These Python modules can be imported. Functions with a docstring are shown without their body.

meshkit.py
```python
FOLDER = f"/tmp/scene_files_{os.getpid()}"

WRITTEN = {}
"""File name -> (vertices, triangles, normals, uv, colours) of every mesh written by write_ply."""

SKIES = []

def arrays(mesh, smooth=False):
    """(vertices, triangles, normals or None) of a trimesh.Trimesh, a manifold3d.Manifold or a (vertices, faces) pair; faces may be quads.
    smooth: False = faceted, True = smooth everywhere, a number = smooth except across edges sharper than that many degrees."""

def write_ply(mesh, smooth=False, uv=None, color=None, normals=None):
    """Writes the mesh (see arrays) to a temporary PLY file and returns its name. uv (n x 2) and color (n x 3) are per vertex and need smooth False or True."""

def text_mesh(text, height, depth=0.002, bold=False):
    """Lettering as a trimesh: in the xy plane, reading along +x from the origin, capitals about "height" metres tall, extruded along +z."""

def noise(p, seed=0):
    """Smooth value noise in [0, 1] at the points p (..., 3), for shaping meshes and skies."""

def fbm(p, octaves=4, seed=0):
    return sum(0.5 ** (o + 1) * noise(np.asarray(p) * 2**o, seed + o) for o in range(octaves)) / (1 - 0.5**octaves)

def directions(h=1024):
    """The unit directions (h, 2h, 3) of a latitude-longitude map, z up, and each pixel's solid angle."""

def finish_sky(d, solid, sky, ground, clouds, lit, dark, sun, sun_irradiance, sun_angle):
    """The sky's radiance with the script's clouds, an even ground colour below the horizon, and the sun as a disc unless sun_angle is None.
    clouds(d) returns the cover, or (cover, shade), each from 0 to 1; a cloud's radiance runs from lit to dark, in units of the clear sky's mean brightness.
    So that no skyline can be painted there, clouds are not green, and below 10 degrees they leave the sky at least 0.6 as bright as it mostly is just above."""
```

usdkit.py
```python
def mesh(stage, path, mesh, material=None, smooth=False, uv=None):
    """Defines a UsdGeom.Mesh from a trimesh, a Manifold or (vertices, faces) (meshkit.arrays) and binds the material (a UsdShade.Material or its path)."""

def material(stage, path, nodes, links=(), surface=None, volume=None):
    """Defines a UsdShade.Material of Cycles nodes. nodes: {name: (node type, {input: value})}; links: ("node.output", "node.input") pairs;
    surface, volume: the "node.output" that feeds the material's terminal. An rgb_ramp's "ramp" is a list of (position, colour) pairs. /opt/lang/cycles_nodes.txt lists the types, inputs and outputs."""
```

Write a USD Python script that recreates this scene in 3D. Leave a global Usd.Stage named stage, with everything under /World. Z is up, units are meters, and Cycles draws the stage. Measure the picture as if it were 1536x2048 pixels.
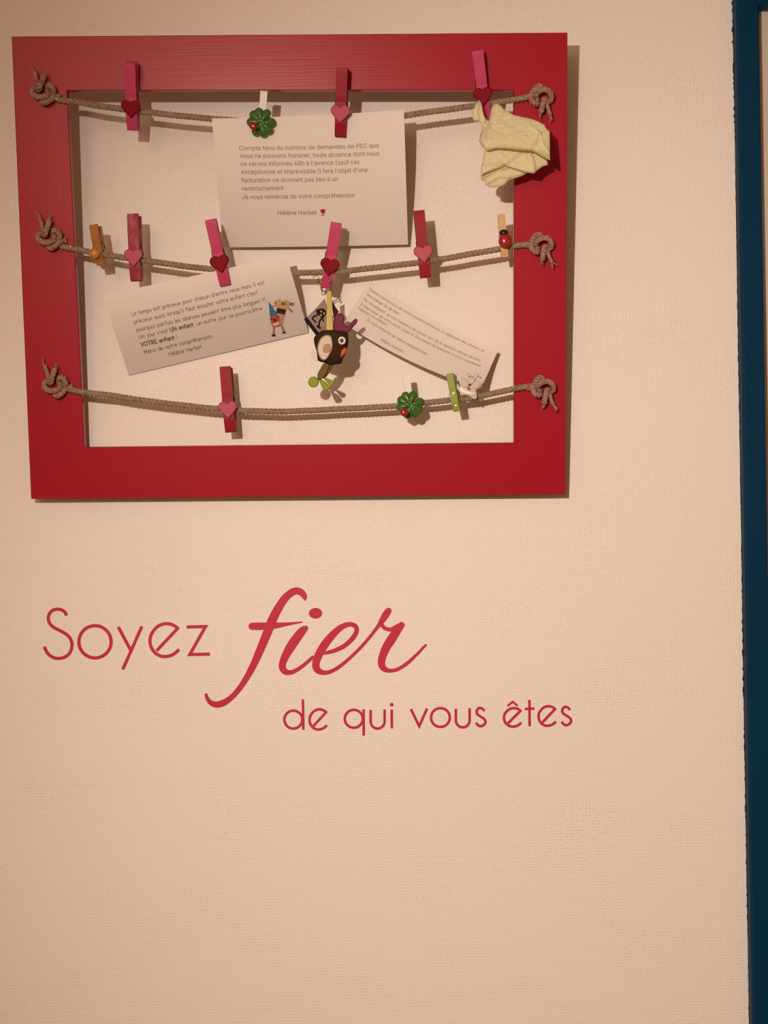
import math, random
import numpy as np
import trimesh
from scipy.spatial import Delaunay
from shapely.geometry import Polygon, LineString, Point, MultiPoint, box as sbox
from shapely.ops import unary_union
from shapely import contains_xy
import meshkit, usdkit
from pxr import Usd, UsdGeom, UsdLux, UsdShade, Gf, Sdf, Vt

stage = Usd.Stage.CreateInMemory()
UsdGeom.SetStageUpAxis(stage, UsdGeom.Tokens.z)
UsdGeom.SetStageMetersPerUnit(stage, 1.0)
UsdGeom.Xform.Define(stage, '/World')
UsdGeom.Scope.Define(stage, '/World/Looks')

# ------------------------------------------------------------------ camera
W_, H_, F_ = 1536.0, 2048.0, 3220.0           # picture size and focal length in pixels
ZC, DC = 1.50, 1.75                           # camera height, distance to the wall (y = 0, room at y < 0)
ROLL = -0.017
RV = np.array([math.cos(ROLL), 0, math.sin(ROLL)]); UV = np.array([-math.sin(ROLL), 0, math.cos(ROLL)]); FV = np.array([0, 1.0, 0])
CAM = np.array([0.0, -DC, ZC])
cam = UsdGeom.Camera.Define(stage, '/World/camera')
m = np.eye(4); m[0, :3] = RV; m[1, :3] = UV; m[2, :3] = -FV; m[3, :3] = CAM
cam.AddTransformOp().Set(Gf.Matrix4d(*m.ravel().tolist()))
cam.CreateHorizontalApertureAttr(36.0); cam.CreateVerticalApertureAttr(48.0)
cam.CreateFocalLengthAttr(36.0 * F_ / W_)
cam.CreateClippingRangeAttr(Gf.Vec2f(0.01, 100))
cam.CreateExposureAttr(-0.13)

# ------------------------------------------------------------------ lights: one small spot beside the viewer, one dim globe lamp
def aim(frm, to):
    z = np.array(frm, float) - np.array(to, float); z /= np.linalg.norm(z)
    x = np.cross([0.01, 0.02, 1.0], z); x /= np.linalg.norm(x); y = np.cross(z, x)
    mm = np.eye(4); mm[0, :3] = x; mm[1, :3] = y; mm[2, :3] = z; mm[3, :3] = frm
    return Gf.Matrix4d(*mm.ravel().tolist())
LIGHT = (1.0, 0.83, 0.705)
spot = UsdLux.SphereLight.Define(stage, '/World/spot_light')
spot.AddTransformOp().Set(aim((-0.255, -1.75, 1.777), (0.40, 0.0, 1.245)))
spot.CreateRadiusAttr(0.012); spot.CreateIntensityAttr(17300.0); spot.CreateColorAttr(Gf.Vec3f(*LIGHT))
sh = UsdLux.ShapingAPI.Apply(spot.GetPrim()); sh.CreateShapingConeAngleAttr(39.5); sh.CreateShapingConeSoftnessAttr(1.0)
lamp = UsdLux.SphereLight.Define(stage, '/World/globe_lamp_light')      # a dim globe lamp hanging behind the viewer
lamp.AddTranslateOp().Set((-0.80, -3.5, 2.05))
lamp.CreateRadiusAttr(0.28); lamp.CreateIntensityAttr(14.8); lamp.CreateColorAttr(Gf.Vec3f(1.0, 0.60, 0.39))

# ------------------------------------------------------------------ helpers: pixels to places, naming, objects
def ray(px, py):
    px = np.asarray(px, float); py = np.asarray(py, float)
    return FV + ((px - W_ / 2) / F_)[..., None] * RV + ((H_ / 2 - py) / F_)[..., None] * UV
def at(px, py, h):
    """The point h metres in front of the wall that is seen at a pixel."""
    t = (DC - np.asarray(h, float))
    return CAM + ray(px, py) * np.asarray(t)[..., None]
def project(p):
    d = np.asarray(p, float) - CAM
    return np.stack([W_ / 2 + F_ * (d @ RV) / (d @ FV), H_ / 2 - F_ * (d @ UV) / (d @ FV)], -1)
HT, HB = 0.086, 0.028                          # the frame leans: its front stands 86 mm off the wall at the top, 28 mm at the foot
ZT, ZB = ZC + (1024 - 69) / F_ * (DC - HT), ZC + (1024 - 994) / F_ * (DC - HB)
KH = (HT - HB) / (ZT - ZB)
def hf(z): return HB + KH * (np.asarray(z) - ZB)
def on_frame(px, py, extra=0.0):
    d = ray(px, py)
    # y = -(hf(z)+extra):  -DC + t*dy = -(HB + KH*(ZC + t*dz - ZB) + extra)
    t = (DC - HB - KH * (ZC - ZB) - extra) / (d[..., 1] + KH * d[..., 2])
    return CAM + d * t[..., None]

_used = {}
def numbered(parent, name):
    k = (parent, name); n = _used.get(k, -1) + 1; _used[k] = n
    return name if n == 0 else f'{name}_{n:03d}'
class Node:
    def __init__(self, path, inv): self.path, self.inv = path, inv
    @property
    def prim(self): return stage.GetPrimAtPath(self.path)
def custom(prim, **kw):
    for k, v in kw.items():
        if v: prim.SetCustomDataByKey(k, v)
def thing(name, label=None, category=None, group=None, kind=None, origin=(0, 0, 0), matrix=None):
    path = '/World/' + numbered('/World', name)
    x = UsdGeom.Xform.Define(stage, path)
    M = np.eye(4)
    if matrix is not None: M = np.array(matrix, float)
    else: M[:3, 3] = origin
    x.AddTransformOp().Set(Gf.Matrix4d(*M.T.ravel().tolist()))
    custom(x.GetPrim(), label=label, category=category, group=group, kind=kind)
    return Node(path, np.linalg.inv(M))
def va(mesh):
    if isinstance(mesh, trimesh.Trimesh): return np.asarray(mesh.vertices, float), np.asarray(mesh.faces)
    if hasattr(mesh, 'to_mesh'):
        q = mesh.to_mesh(); return np.asarray(q.vert_properties[:, :3], float), np.asarray(q.tri_verts)
    v, f = mesh; f = np.asarray(f)
    if f.shape[1] == 4: f = np.vstack([f[:, [0, 1, 2]], f[:, [0, 2, 3]]])
    return np.asarray(v, float), f
def join(*ms):
    vs, fs, n = [], [], 0
    for q in ms:
        v, f = va(q); vs.append(v); fs.append(f + n); n += len(v)
    return np.vstack(vs), np.vstack(fs)
def obj(name, mesh, material, parent=None, smooth=False, label=None, kind=None, local=False, **kw):
    base = parent.path if parent else '/World'
    path = base + '/' + numbered(base, name)
    v, f = va(mesh)
    inv = parent.inv if parent else np.eye(4)
    if not local: v = v @ inv[:3, :3].T + inv[:3, 3]
    g = usdkit.mesh(stage, path, (v, f), material, smooth=smooth)
    custom(g.GetPrim(), label=label, kind=kind, **kw)
    return Node(path, inv)
def move_mesh(mesh, M):
    v, f = va(mesh); M = np.asarray(M, float); return v @ M[:3, :3].T + M[:3, 3], f

# ------------------------------------------------------------------ helpers: shapes
def bx(x0, x1, y0, y1, z0, z1):
    b = trimesh.creation.box((x1 - x0, y1 - y0, z1 - z0)); b.apply_translation(((x0 + x1) / 2, (y0 + y1) / 2, (z0 + z1) / 2)); return b
def cr(pts, n=8, closed=False):
    """Catmull-Rom through the points (any dimension)."""
    p = np.asarray(pts, float)
    q = np.vstack([p[-1], p, p[0], p[1]]) if closed else np.vstack([2 * p[0] - p[1], p, 2 * p[-1] - p[-2]])
    out = []
    for i in range(len(q) - 3):
        a, b, c, d = q[i:i + 4]
        for t in np.linspace(0, 1, n, endpoint=False):
            out.append(.5 * (2 * b + (c - a) * t + (2 * a - 5 * b + 4 * c - d) * t * t + (3 * b - a - 3 * c + d) * t ** 3))
    if not closed: out.append(p[-1])
    return np.array(out)
def resample(p, step):
    s = np.r_[0, np.cumsum(np.linalg.norm(np.diff(p, axis=0), axis=1))]
    n = max(2, int(s[-1] / step) + 1); u = np.linspace(0, s[-1], n)
    return np.stack([np.interp(u, s, p[:, k]) for k in range(p.shape[1])], 1)
def frames(p):
    t = np.gradient(p, axis=0); t /= np.linalg.norm(t, axis=1, keepdims=True)
    a = np.array([0.1, -1.0, 0.13]); n = a - t[0] * (a @ t[0]); n /= np.linalg.norm(n)
    N = [n]
    for i in range(1, len(p)):
        n = N[-1] - t[i] * (N[-1] @ t[i]); N.append(n / np.linalg.norm(n))
    N = np.array(N); return t, N, np.cross(t, N)
def tube(p, r, sides=8, caps=True):
    p = np.asarray(p, float); r = np.broadcast_to(np.asarray(r, float), (len(p),))
    t, N, B = frames(p); a = np.arange(sides) / sides * 2 * math.pi
    ring = N[:, None] * np.cos(a)[None, :, None] + B[:, None] * np.sin(a)[None, :, None]
    v = (p[:, None] + ring * r[:, None, None]).reshape(-1, 3)
    i = np.arange(len(p) - 1)[:, None] * sides; k = np.arange(sides)[None]; k2 = (k + 1) % sides
    f = np.stack([i + k, i + k2, i + sides + k2, i + sides + k], -1).reshape(-1, 4)
    f = np.vstack([f[:, [0, 1, 2]], f[:, [0, 2, 3]]])
    if caps:
        n = len(v); v = np.vstack([v, p[0], p[-1]]); k = np.arange(sides); k2 = (k + 1) % sides; e = (len(p) - 1) * sides
        f = np.vstack([f, np.stack([np.full(sides, n), k2, k], 1), np.stack([np.full(sides, n + 1), e + k, e + k2], 1)])
    return v, f
def twist(p, r, pitch, step=0.0011, seed=0, sides=8):
    """Three strands laid around the path p: three meshes."""
    p = resample(np.asarray(p, float), step); t, N, B = frames(p)
    s = np.r_[0, np.cumsum(np.linalg.norm(np.diff(p, axis=0), axis=1))]
    out = []
    for k in range(3):
        a = 2 * math.pi * (s / pitch + k / 3) + 0.25 * np.sin(s * 90 + seed)
        w = 1 + 0.06 * np.sin(s * 310 + seed * 2 + k * 2)
        c = p + (N * np.cos(a)[:, None] + B * np.sin(a)[:, None]) * (r * 0.54)
        out.append(tube(c, r * 0.54 * w, sides))
    return out
def dense(poly, step):
    return poly.segmentize(step)
def pillow(poly, T, R, step, fn=None, back=1.0, jitter=0.0, seed=0, hfun=None):
    """A polygon (x, z in metres) puffed out towards the viewer: front face at y = -height, back face at y = +back*height."""
    poly = poly.buffer(0)
    if poly.geom_type != 'Polygon': poly = max(poly.geoms, key=lambda g: g.area)
    b = poly.segmentize(step)
    ring = [np.array(b.exterior.coords)[:-1]] + [np.array(i.coords)[:-1] for i in b.interiors]
    bp = np.vstack(ring); nb = len(bp)
    x0, y0, x1, y1 = poly.bounds
    gx, gy = np.meshgrid(np.arange(x0, x1, step), np.arange(y0, y1, step * 0.87)); gx = gx + (np.arange(gx.shape[0]) % 2)[:, None] * step / 2
    g = np.stack([gx.ravel(), gy.ravel()], 1)
    inner = poly.buffer(-step * 0.45)
    g = g[contains_xy(inner, g[:, 0], g[:, 1])] if not inner.is_empty else g[:0]
    p = np.vstack([bp, g]); tri = Delaunay(p).simplices
    c = p[tri].mean(1); a = p[tri]
    area = np.cross(a[:, 1] - a[:, 0], a[:, 2] - a[:, 0])
    ok = contains_xy(poly.buffer(step * 0.02), c[:, 0], c[:, 1]) & (np.abs(area) > step * step * 1e-4)
    tri, area = tri[ok], area[ok]
    tri[area < 0] = tri[area < 0][:, [0, 2, 1]]
    edge = poly.boundary
    d = np.array([edge.distance(Point(q)) for q in p]); d[:nb] = 0
    u = np.clip(d / R, 0, 1); h = T * np.sqrt(np.clip(1 - (1 - u) ** 2, 0, 1))
    if hfun is not None: h = hfun(p, d, h)
    off = fn(p) if fn is not None else np.zeros(len(p))
    front = np.stack([p[:, 0], off - h, p[:, 1]], 1); bk = np.stack([p[:, 0], off + h * back, p[:, 1]], 1)
    n = len(p); remap = np.arange(n) + n; remap[:nb] = np.arange(nb)
    return np.vstack([front, bk]), np.vstack([tri, remap[tri][:, ::-1]])
def flat(poly, y0, y1):
    """A polygon in x, z extruded from y0 (towards the viewer, smaller) to y1."""
    out = []
    for g in getattr(poly, 'geoms', [poly]):
        if g.area < 1e-14: continue
        e = trimesh.creation.extrude_polygon(g, 1.0, engine='earcut'); v = np.array(e.vertices)
        w = np.stack([v[:, 0], y1 + (y0 - y1) * v[:, 2], v[:, 1]], 1)
        out.append((w, np.array(e.faces)))
    v, f = join(*out)
    return v, f
def ball(c, r, n=2, scale=(1, 1, 1)):
    s = trimesh.creation.icosphere(n, 1.0); v = np.array(s.vertices) * np.array(scale) * r + np.array(c); return v, np.array(s.faces)
def torus(c, R, r, axis=(0, 1, 0), n=20, m=8):
    a = np.linspace(0, 2 * math.pi, n, endpoint=False)
    ax = np.array(axis, float); ax /= np.linalg.norm(ax); u = np.cross(ax, [0.3, 0.2, 1]); u /= np.linalg.norm(u); w = np.cross(ax, u)
    p = np.array(c) + R * (np.cos(a)[:, None] * u + np.sin(a)[:, None] * w)
    rad = (p - c) / R; b = np.arange(m) / m * 2 * math.pi
    v = (p[:, None] + r * (np.cos(b)[None, :, None] * rad[:, None] + np.sin(b)[None, :, None] * ax)).reshape(-1, 3)
    i = np.arange(n)[:, None]; k = np.arange(m)[None]; i2 = (i + 1) % n; k2 = (k + 1) % m
    f = np.stack([i * m + k, i * m + k2, i2 * m + k2, i2 * m + k], -1).reshape(-1, 4)
    return v, np.vstack([f[:, [0, 1, 2]], f[:, [0, 2, 3]]])
def px_poly(pts, smooth=0, closed=True):
    p = np.asarray(pts, float)
    if smooth: p = cr(p, smooth, True)
    return Polygon(p).buffer(0)
def seen(mesh2, h0):
    """A mesh whose x, z are pixels and y metres (minus = towards the viewer): put at standoff h0."""
    v, f = va(mesh2)
    p = at(v[:, 0], -v[:, 2], h0); p[:, 1] += v[:, 1]
    return p, f
def neg(poly):                                 # pixel polygon -> (x, -y) so that z goes up
    from shapely.affinity import scale
    return scale(poly, 1, -1, origin=(0, 0))
def px_pillow(pts, h0, T, R, step=2.0, smooth=6, back=1.0, fn=None, hfun=None):
    """An outline in pixels puffed by T metres (R in pixels), centred h0 off the wall."""
    poly = px_poly(pts, smooth) if not isinstance(pts, Polygon) else pts
    return seen(pillow(neg(poly), T, R, step, back=back, fn=fn, hfun=hfun), h0)
def px_flat(poly, h0, t):
    return seen(flat(neg(poly), -t, 0.0), h0)

# ------------------------------------------------------------------ materials
L = '/World/Looks/'
def mat(name, color, rough=0.5, spec=0.5, bump=None, bevel=0.0, vary=None, **kw):
    """bump: (scale xyz, distance); vary: (colour2, scale xyz, low, high) patches of a second colour."""
    n = {'p': ('principled_bsdf', {'base_color': color, 'roughness': rough, 'specular_ior_level': spec, **kw})}; l = []
    if bump or vary: n['g'] = ('geometry', {})
    if vary:
        n['vm'] = ('mapping', {'scale': vary[1]}); n['vn'] = ('noise_texture', {'scale': 1.0, 'detail': 4.0, 'roughness': 0.6})
        n['vr'] = ('map_range', {'from_min': vary[2], 'from_max': vary[3], 'clamp': True}); n['vx'] = ('mix_color', {'a': color, 'b': vary[0]})
        l += [('g.position', 'vm.vector'), ('vm.vector', 'vn.vector'), ('vn.fac', 'vr.value'), ('vr.result', 'vx.fac'), ('vx.result', 'p.base_color')]
    if bump:
        n['bm'] = ('mapping', {'scale': bump[0]}); n['bn'] = ('noise_texture', {'scale': 1.0, 'detail': 3.0}); n['b'] = ('bump', {'distance': bump[1], 'strength': 1.0})
        l += [('g.position', 'bm.vector'), ('bm.vector', 'bn.vector'), ('bn.fac', 'b.height'), ('b.normal', 'p.normal')]
    if bevel:
        n['v'] = ('bevel', {'radius': bevel, 'samples': 4})
        l += [('v.bevel', 'b.normal')] if bump else [('v.bevel', 'p.normal')]
    return usdkit.material(stage, L + name, n, l, surface='p.BSDF')

WALLC = (0.80, 0.76, 0.70)
def wall_material(name, color):
    # painted woven fibreglass paper: rows of small raised knots and horizontal slubs, strong in some patches and painted flat in others
    n = {'g': ('geometry', {}), 's': ('separate_xyz', {}),
         'wob': ('noise_texture', {'scale': 14.0, 'detail': 2.0}), 'wz0': ('math', {'math_type': 'multiply_add', 'value2': 0.002}),
         'kx': ('math', {'math_type': 'multiply', 'value2': 1 / 0.0035}), 'kz': ('math', {'math_type': 'multiply', 'value2': 1 / 0.0033}), 'cell': ('combine_xyz', {}),
         'vor': ('voronoi_texture', {'dimensions': '2D', 'feature': 'smooth_f1', 'scale': 1.0, 'randomness': 0.22, 'smoothness': 0.25}),
         'knot': ('map_range', {'from_min': 0.40, 'from_max': 0.10, 'clamp': True}),
         'sep': ('separate_color', {}), 'kh': ('math', {'math_type': 'multiply'}), 'kp': ('math', {'math_type': 'power', 'value2': 0.8}),
         'mx': ('mapping', {'scale': (60, 60, 420)}), 'n1': ('noise_texture', {'scale': 1.0, 'detail': 2.0, 'roughness': 0.5}),
         'slub': ('map_range', {'from_min': 0.50, 'from_max': 0.80, 'to_max': 0.45, 'clamp': True}),
         'mm': ('mapping', {'scale': (7, 7, 11)}), 'n3': ('noise_texture', {'scale': 1.0, 'detail': 3.0, 'roughness': 0.65}), 'r3': ('map_range', {'from_min': 0.36, 'from_max': 0.70, 'to_min': 0.18, 'to_max': 1.0, 'clamp': True}),
         'ml': ('mapping', {'scale': (5, 5, 16), 'location': (3.1, 0, 7.7)}), 'n4': ('noise_texture', {'scale': 1.0, 'detail': 3.0, 'roughness': 0.65}), 'r4': ('map_range', {'from_min': 0.44, 'from_max': 0.66, 'to_min': 0.10, 'to_max': 1.0, 'clamp': True}),
         'a1': ('math', {'math_type': 'multiply'}), 'a2': ('math', {'math_type': 'multiply'}), 'add': ('math', {'math_type': 'add'}),
         'nf': ('noise_texture', {'scale': 700.0, 'detail': 2.0}), 'nfs': ('math', {'math_type': 'multiply_add', 'value2': 0.10}),
         'b': ('bump', {'distance': 0.00048, 'strength': 1.0}), 'p': ('principled_bsdf', {'base_color': color, 'roughness': 0.55, 'specular_ior_level': 0.25})}
    l = [('g.position', 's.vector'), ('g.position', 'wob.vector'), ('wob.fac', 'wz0.value1'), ('s.z', 'wz0.value3'), ('s.x', 'kx.value1'), ('wz0.value', 'kz.value1'), ('kx.value', 'cell.x'), ('kz.value', 'cell.y'), ('cell.vector', 'vor.vector'),
         ('vor.distance', 'knot.value'), ('vor.color', 'sep.color'), ('sep.r', 'kp.value1'), ('knot.result', 'kh.value1'), ('kp.value', 'kh.value2'),
         ('g.position', 'mx.vector'), ('mx.vector', 'n1.vector'), ('n1.fac', 'slub.value'), ('g.position', 'mm.vector'), ('mm.vector', 'n3.vector'), ('n3.fac', 'r3.value'), ('g.position', 'ml.vector'), ('ml.vector', 'n4.vector'), ('n4.fac', 'r4.value'),
         ('kh.value', 'a1.value1'), ('r3.result', 'a1.value2'), ('slub.result', 'a2.value1'), ('r4.result', 'a2.value2'), ('a1.value', 'add.value1'), ('a2.value', 'add.value2'),
         ('g.position', 'nf.vector'), ('nf.fac', 'nfs.value1'), ('add.value', 'nfs.value3'), ('nfs.value', 'b.height'), ('b.normal', 'p.normal')]
    return usdkit.material(stage, L + name, n, l, surface='p.BSDF')
M_wall = wall_material('woven_wall_paint', WALLC)
M_room = mat('room_paint', (0.72, 0.68, 0.62), 0.8, 0.2)
M_floor = mat('floor_vinyl', (0.34, 0.27, 0.20), 0.5, 0.4)
M_leaf = mat('door_paint', (0.56, 0.51, 0.45), 0.5, 0.4)
M_blue = mat('petrol_blue_paint', (0.0005, 0.032, 0.080), 0.45, 0.08, bump=((150, 150, 60), 0.00015), bevel=0.0015)
RED = (0.345, 0.008, 0.024)
M_red_h = mat('crimson_paint_rail', RED, 0.29, 0.15, bump=((14, 200, 700), 0.00007))
M_red_v = mat('crimson_paint_stile', RED, 0.29, 0.15, bump=((700, 200, 14), 0.00004))
M_hemp = mat('hemp', (0.33, 0.24, 0.155), 0.85, 0.15, bump=((700, 700, 700), 0.0004), vary=((0.20, 0.135, 0.08), (260, 260, 260), 0.45, 0.7))
M_hemp_red = mat('hemp_paint_stained', (0.38, 0.23, 0.165), 0.8, 0.2, bump=((700, 700, 700), 0.0004), vary=((0.22, 0.10, 0.08), (260, 260, 260), 0.45, 0.7))
M_nail = mat('nail_steel', (0.75, 0.72, 0.68), 0.25, 0.5, metallic=1.0)
M_steel = mat('spring_steel', (0.42, 0.36, 0.30), 0.35, 0.5, metallic=1.0)
M_brass = mat('keyring_metal', (0.30, 0.22, 0.14), 0.35, 0.5, metallic=1.0)
M_pink = mat('pink_pin_paint', (0.50, 0.056, 0.140), 0.5, 0.2, bevel=0.0006)
M_dred = mat('red_pin_paint', (0.28, 0.009, 0.020), 0.5, 0.18, bevel=0.0006)
M_worn = mat('worn_red_pin_paint', (0.30, 0.030, 0.045), 0.45, 0.25, bevel=0.0006, vary=((0.46, 0.14, 0.15), (110, 110, 60), 0.50, 0.72))
M_hpink = mat('pink_heart_paint', (0.46, 0.090, 0.145), 0.55, 0.15)
M_hred = mat('red_heart_paint', (0.215, 0.007, 0.014), 0.55, 0.1)
M_white_pin = mat('white_pin_paint', (0.74, 0.70, 0.64), 0.5, 0.4, bevel=0.0004)
M_wood = mat('natural_wood', (0.58, 0.38, 0.19), 0.55, 0.35, bump=((500, 500, 40), 0.00008), bevel=0.0004)
M_orange = mat('orange_pin_varnish', (0.40, 0.165, 0.045), 0.35, 0.5, bevel=0.0004, vary=((0.30, 0.10, 0.03), (200, 200, 40), 0.5, 0.7))
M_bead = mat('orange_bead_varnish', (0.60, 0.22, 0.05), 0.2, 0.5)
M_green_pin = mat('green_pin_paint', (0.26, 0.30, 0.045), 0.4, 0.5, bevel=0.0004)
M_clover = mat('clover_green', (0.045, 0.135, 0.022), 0.22, 0.6)
M_lady = mat('ladybird_red', (0.36, 0.018, 0.012), 0.22, 0.6)
M_black = mat('black_enamel', (0.018, 0.012, 0.012), 0.35, 0.3)
M_blackcloth = mat('black_cloth', (0.020, 0.013, 0.012), 0.9, 0.05)
M_dot = mat('dark_print', (0.06, 0.045, 0.04), 0.6, 0.2)
M_ink = mat('grey_brown_ink', (0.26, 0.22, 0.19), 0.8, 0.1)
M_ink2 = mat('brown_ink', (0.15, 0.115, 0.095), 0.8, 0.1)
M_vinyl = mat('raspberry_vinyl', (0.50, 0.026, 0.065), 0.45, 0.15)
def paper_material(name, col, tr):
    n = {'d': ('principled_bsdf', {'base_color': col, 'roughness': 0.8, 'specular_ior_level': 0.15}), 't': ('translucent_bsdf', {'color': col}), 'x': ('mix_closure', {'fac': tr})}
    return usdkit.material(stage, L + name, n, [('d.BSDF', 'x.closure1'), ('t.BSDF', 'x.closure2')], surface='x.closure')
M_paper = mat('white_paper', (0.76, 0.71, 0.66), 0.85, 0.1)
M_cream = paper_material('cream_paper', (0.84, 0.78, 0.52), 0.3)

# ------------------------------------------------------------------ the room
XL, XR, YB, ZCE = -1.9, 1.75, -4.0, 3.00
# line of the door casing on the wall: its left and right edges lean a little in the photograph
cl0, cl1 = at(1465, 0, 0.0), at(1498, 2048, 0.0)
slope = (cl1[0] - cl0[0]) / (cl1[2] - cl0[2])
def casing_x(z): return cl0[0] + slope * (z - cl0[2])
CW, CH = 0.0235, 0.016                        # casing face width and how far it stands off the wall
ZD = at(1520, 11, CH)[2]                       # underside of the head
hole = Polygon([(casing_x(0) + 0.004, -0.1), (XR - 0.35, -0.1), (XR - 0.35, ZD + 0.030), (casing_x(ZD) + 0.004, ZD + 0.030)])
wall_poly = sbox(XL - 0.1, 0, XR + 0.1, ZCE).difference(hole)
def structure(name, mesh, m_, label, cat, parent=None):
    return obj(name, mesh, m_, parent, label=label, kind='structure', category=cat)
structure('wall_back', flat(wall_poly, 0.0, 0.10), M_wall, 'cream painted wall covered in woven relief paper', 'wall')
structure('wall_left', bx(XL - 0.1, XL, YB, 0, 0, ZCE), M_room, 'plain side wall to the left of the display wall', 'wall')
structure('wall_right', bx(XR, XR + 0.1, YB, 0, 0, ZCE), M_room, 'plain side wall beyond the blue-framed door', 'wall')
structure('wall_front', bx(XL - 0.1, XR + 0.1, YB - 0.1, YB, 0, ZCE), M_room, 'plain wall facing the display wall', 'wall')
structure('floor', bx(XL - 0.1, XR + 0.1, YB - 0.1, 0.1, -0.1, 0), M_floor, 'brown floor below the display wall', 'floor')
structure('ceiling', bx(XL - 0.1, XR + 0.1, YB - 0.1, 0.1, ZCE, ZCE + 0.1), M_room, 'white ceiling above the display wall', 'ceiling')

rng = np.random.default_rng(7)
door = thing('door_1', 'cream door in a dark petrol blue casing', 'door', kind='structure', origin=(casing_x(0), 0, 0))
def casing_stile():
    z = np.r_[0.0, np.arange(0.6, ZD + 0.03, 0.03), ZD + 0.030]; v = []
    prof = [(0.0, 0.0), (0.0008, -CH * 0.72), (0.0030, -CH), (CW, -CH), (CW + 0.0015, -CH + 0.002), (CW + 0.0015, 0.004)]
    for zz in z:
        for a, b in prof: v.append((casing_x(zz) + a, b, zz))
    n = len(prof); f = []
    for i in range(len(z) - 1):
        for k in range(n - 1): f.append((i * n + k, i * n + n + k, i * n + n + k + 1, i * n + k + 1))
    return np.array(v), np.array(f)[:, [0, 3, 2, 1]]
obj('casing_stile', casing_stile(), M_blue, door)
xs0 = casing_x(ZD) + CW + 0.0005
def head_bar(z0, z1, x1): return bx(xs0, x1, -CH + 0.0002, 0.004, z0, z1)
obj('casing_head', head_bar(ZD, ZD + 0.030, XR - 0.352), M_blue, door)
obj('casing_stile', bx(XR - 0.352 - CW, XR - 0.350, -CH, 0.004, 0, ZD), M_blue, door)
obj('door_leaf', bx(casing_x(0.0) - 0.0 + CW * 0.35, XR - 0.352, 0.006, 0.046, 0.004, ZD + 0.022), M_leaf, door)
# the blue paint laps onto the wall with a ragged edge
def paint_edge():
    z = np.arange(0.05, ZD + 0.029, 0.0011)
    w = 0.0003 + 0.0010 * np.clip(meshkit.fbm(np.stack([z * 260, z * 0, z * 0 + 3], 1), 3, 5) - 0.45, 0, 1) * 3
    w = w * (0.3 + 1.0 * np.clip(meshkit.noise(np.stack([z * 9, z * 0 + 7, z * 0], 1), 3) - 0.25, 0, 1))
    rough = (z > at(1470, 280, 0)[2]) & (z < at(1470, 40, 0)[2])
    w = np.where(rough, w + 0.0022 * np.clip(meshkit.noise(np.stack([z * 420, z * 0 + 2, z * 0], 1), 9) - 0.55, 0, 1), w)
    L_ = np.stack([casing_x(z) - w, z * 0 - 0.0002, z], 1); R_ = np.stack([casing_x(z) + 0.0012, z * 0 - 0.0009, z], 1)
    v = np.vstack([L_, R_]); n = len(z); i = np.arange(n - 1)
    return v, np.stack([i, i + n, i + n + 1, i + 1], 1)
obj('paint_edge', paint_edge(), M_blue, door, label='ragged edge of blue paint on the wall')

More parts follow.
